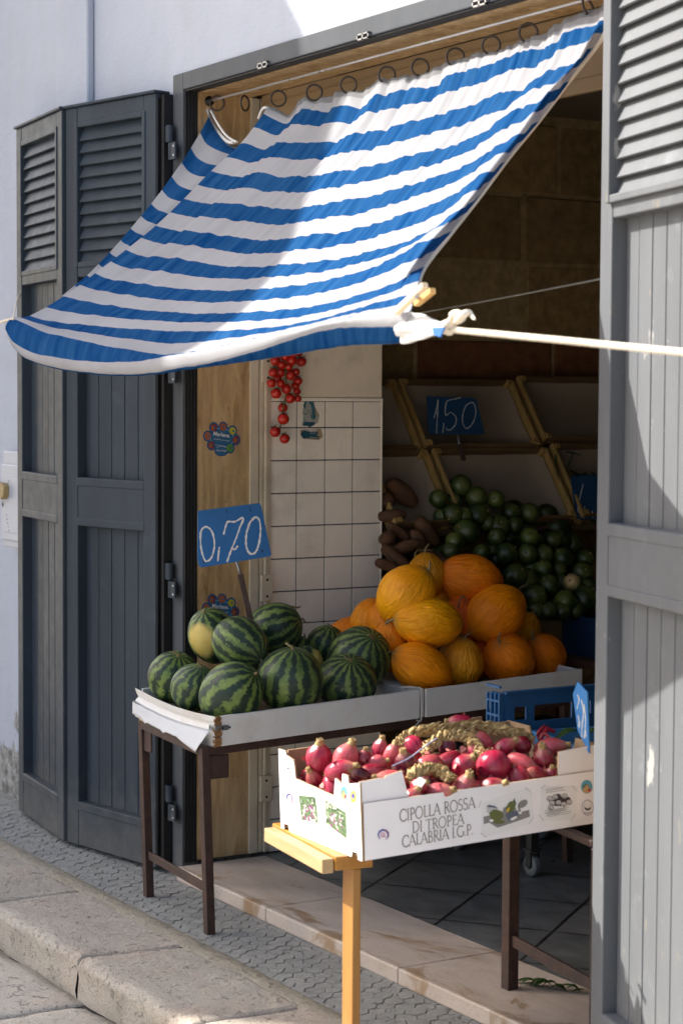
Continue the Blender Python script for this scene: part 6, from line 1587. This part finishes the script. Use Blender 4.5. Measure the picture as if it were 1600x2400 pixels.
gl = [(578,750,68,'topmost round green fruit with its scar facing out, on the paper'),(683,830,70,'round green fruit right below the topmost one, scar facing out'),(815,845,58,'yellowish green fruit to the right of the topmost pair'),(425,840,58,'round green fruit at the left end of the top row, by the crate rail'),(530,850,50,'dark green fruit just left below the topmost one'),(920,935,58,'dark green fruit left of the crate rail end in the second row'),(1045,938,65,'round green fruit touching the right crate rail, scar facing out'),(520,945,70,None),(690,955,80,None),(620,1065,85,'large dark green fruit under the left part of the heap'),(830,1035,80,None),(540,1130,62,'pale topped green fruit near the lower end of the left rails'),(820,1100,60,'mid green fruit with a lit top in the middle of the heap'),(1045,1105,65,'light topped round green fruit under the right crate rail end'),(510,1195,60,None),(720,1205,55,'pale green fruit just above the deep orange melon'),(890,1210,70,'dark round green fruit right of the pale one above the melons'),(790,1185,45,None),(1030,1215,65,'round green fruit with a yellow scar line in the lower heap'),(1140,1220,65,None),(940,1020,60,None),(950,1365,80,'large green fruit just right of the deep orange melon'),(1010,1395,85,None),(1140,1320,60,'yellow green lit fruit in the lower right heap'),(1245,1320,50,'small green fruit above the spotted one'),(1175,1430,70,'shaded green fruit left of the spotted one'),(1335,1412,60,'pale spotted round fruit with brown blotches in the lower right heap'),(1085,1505,75,'green fruit right of the orange stalked melon'),(1290,1540,75,'light topped green fruit below the spotted one'),(1420,1520,85,'large dark green fruit at the right shutter edge'),(1200,1120,60,None),(1270,1245,70,None),(1400,1340,70,None),(1260,1410,55,None),(1170,1605,60,'green fruit low on the blue crate rim'),(1270,1610,60,'green fruit on the blue crate rim right of the middle'),(1440,1440,60,None),(1420,1250,60,None),(1100,1130,50,None),(760,1010,60,None),(600,960,60,None),(450,960,55,None),(900,1110,50,None),(1060,1310,55,None),(1350,1600,60,None),(1090,1600,60,None)]
for x, y, r, lb in gl:
    px, py = r2(x, y); b0 = sp(0, 0, .085 if r > 55 else .06); c = onP(px, py, b0, sn)
    if lb is None: c = c + (c - CAM).normalized() * .02
    k = (r / 2.904) / ppm(c) / .041 * 1.1; o = G0 if first else dup(G0); first = False
    tilt = axis_rot(U(20, 160), U(10, 75) if 'scar' not in (lb or '') else 75, U(0, 360)); m = tilt @ Matrix.Diagonal((k, k, k, 1)); m.translation = c; o.matrix_world = m
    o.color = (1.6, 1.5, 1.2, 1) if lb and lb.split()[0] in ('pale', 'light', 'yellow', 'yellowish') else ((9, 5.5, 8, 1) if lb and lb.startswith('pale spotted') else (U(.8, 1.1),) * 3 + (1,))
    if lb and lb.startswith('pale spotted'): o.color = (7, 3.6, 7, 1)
    tag(o, lb or 'dark round green fruit deep in the shaded heap on the sloping display', 'green fruit', 'round green fruit on the sloping display' if lb else 'shaded round green fruit in the heap')
random.seed(77)
for i in range(34):
    while True:
        x, y = U(400, 1480), U(900, 1620)
        if y > 900 + max(0, (760 - x)) * .55 and x < 1120 + (y - 900) * .9: break
    px, py = r2(x, y); c = onP(px, py, sp(0, 0, .03), sn); c = c + (c - CAM).normalized() * .03
    o = dup(G0); k = U(.95, 1.25); m = axis_rot(U(0, 360), U(0, 80), U(0, 360)) @ Matrix.Diagonal((k, k, k * U(.9, 1.08), 1)); m.translation = c; o.matrix_world = m; o.color = (U(.7, 1),) * 3 + (1,)
    tag(o, 'dark round green fruit deep in the shaded heap on the sloping display', 'green fruit', 'shaded round green fruit in the heap')
# sweet potatoes
SWP = pm('sweet_potato_skin', (.085, .036, .013), .8, .35, 18, .5, 60, dirt=(.08, .045, .025), dirtamt=.6, dscale=15)
pl_ = [(180,800,135,80,-40,'large sweet potato at the top of the pile behind the tiled pier'),(110,950,100,50,5,'sweet potato lying flat against the tiled pier below the largest'),(350,1060,120,62,-50,'sweet potato leaning under the lower rail ends'),(160,1065,90,42,-35,'thin sweet potato in the middle of the pile'),(210,1165,100,48,20,'sweet potato pointing up right in the lower pile'),(110,1210,80,50,-30,'sweet potato at the lower left against the pier'),(75,1100,60,55,60,'short sweet potato touching the pier edge'),(70,1290,80,45,-15,'lowest sweet potato, just above the yellow melons'),(400,1235,110,42,-25,'long sweet potato just above the deep orange melon'),(290,1120,90,48,-60,'sweet potato standing steeply in the middle'),(70,850,60,60,30,'sweet potato half hidden at the top by the pier'),(170,1260,90,42,-40,'sweet potato beside the curved melon stalk')]
for x, y, a, b_, an, lb in pl_:
    px, py = r2(x, y); c = onP(px, py, sp(0, 0, .06), sn); s = 1 / 2.904 / ppm(c)
    mb = MB(); sd0 = U(0, 99)
    mb.lathe([(max(.02, sin(pi * k / 16) ** .75) * b_ * s * (1 - .25 * k / 16), (-cos(pi * k / 16)) * a * s) for k in range(17)], 18, 0, None, lambda p, t: Vector((p.x * (1 + .18 * noise.noise(p * 25 + Vector((sd0, 0, 0)))) + .012 * sin(p.z * 22 + sd0), p.y * (1 + .18 * noise.noise(p * 25 + Vector((0, sd0, 0)))), p.z)))
    o = mb.build('sweet_potato', SWP, None, (0, 0, 0)); m = axis_rot(an, U(-10, 15)); m.translation = c; o.matrix_world = m; tag(o, lb, 'sweet potato', 'sweet potatoes beside the pier')
# green beans
BEAN = pm('green_bean', (.022, .045, .012), .5, .4, 9); mb = MB()
for k in range(190):
    c = onP(*r2(U(1190, 1640), 0), sp(0, 0, .06), sn); y = U(1.585, 2.05); b_ = U(.39, .60); h = U(.0, .06) * (b_ - .25) / .35 + .015; p = sp(y, b_, h)
    d = Vector((U(-.3, .5), U(-1, 1), U(-.5, .3))).normalized() * U(.04, .075); mb.tube(smooth_path([p - d, p + sn * U(.0, .012), p + d], 5), [.0008, .0035, .004, .004, .0035, .0008], 5)
tag(mb.build('green_beans', BEAN, None, sp(1.8, .6, 0)), 'heap of thin dark green beans in the crate at the right shutter', 'beans', None, 'stuff')
for i, (pts, lb) in enumerate(((((1225, 530), (1222, 600), (1240, 705)), 'single dark bean hanging straight down on the white paper'), (((1290, 520), (1330, 525), (1400, 545)), 'dark bean lying across the crate slat'), (((1345, 520), (1325, 570), (1303, 628)), 'curved dark bean hanging over the slat'))):
    P = [onP(*r2(x, y), sp(0, 0, .085), sn) for x, y in pts]; mb = MB(); mb.tube(smooth_path(P, 10), [.0012, .003, .0035, .0035, .0035, .0035, .0035, .003, .003, .002, .0008], 6); tag(mb.build('green_bean', BEAN, None, P[0]), lb, 'bean', 'loose beans on the paper')
# trolley with castor under the tables
TR = thing('trolley', (.72, .98, .044), 'dark trolley standing in the shade under the onion carton, one castor showing', 'trolley')
BLK = pm('black_rubber', (.015, .015, .015), .6, .3); GRW = pm('grey_castor', (.12, .13, .13), .5, .2)
cw = onZ(1246, 2052, .045); 
def castor(p):
    R = bpy.data.objects.new('castor', None); COL.objects.link(R); R.parent = TR
    mb = MB(); T = frame(p + Vector((0, -.011, .034)), (1, 0, 0), (0, 0, 1), (0, 1, 0)); mb.lathe([(.012, 0), (.033, .0), (.034, .004), (.034, .018), (.033, .022), (.012, .022)], 22, 0, T); mb.build('wheel', GRW, R)
    mb = MB(); mb.box(p + Vector((-.014, -.018, .030)), p + Vector((.014, -.0125, .08))); mb.box(p + Vector((-.014, .0125, .030)), p + Vector((.014, .018, .08))); mb.box(p + Vector((-.022, -.02, .0805)), p + Vector((.022, .02, .086))); mb.build('fork', BLK, R)
for dx, dy in ((0, 0), (-.42, 0), (0, .35), (-.42, .35)): castor(Vector((cw.x + dx, cw.y + dy, .044)))
for dx, dy in ((0, 0), (-.42, 0), (0, .35), (-.42, .35)): mb = MB(); mb.box((cw.x + dx - .014, cw.y + dy - .014, .1305), (cw.x + dx + .014, cw.y + dy + .014, .44)); mb.build('post', BLK, TR)
mb = MB(); mb.box((cw.x - .46, cw.y - .04, .4405), (cw.x + .04, cw.y + .39, .46)); mb.build('deck', BLK, TR)
# leaf scraps on the step
lp = onZ(1262, 2312, .047); pts = []
for k in range(9):
    a = onZ(1205 + k * 16 + U(-5, 5), 2304 + k * 2.2 + U(-3, 4), .048); pts.append((a, (U(.2, .8), U(.4, 1), 0), U(.04, .065), U(.009, .018), U(.006, .018)))
greens('leaf_scraps', pts, 'torn green leaves dropped on the marble step by the rusty leg', 'leaves')
# electric conduit bit under the eave, folded shutter wall hook
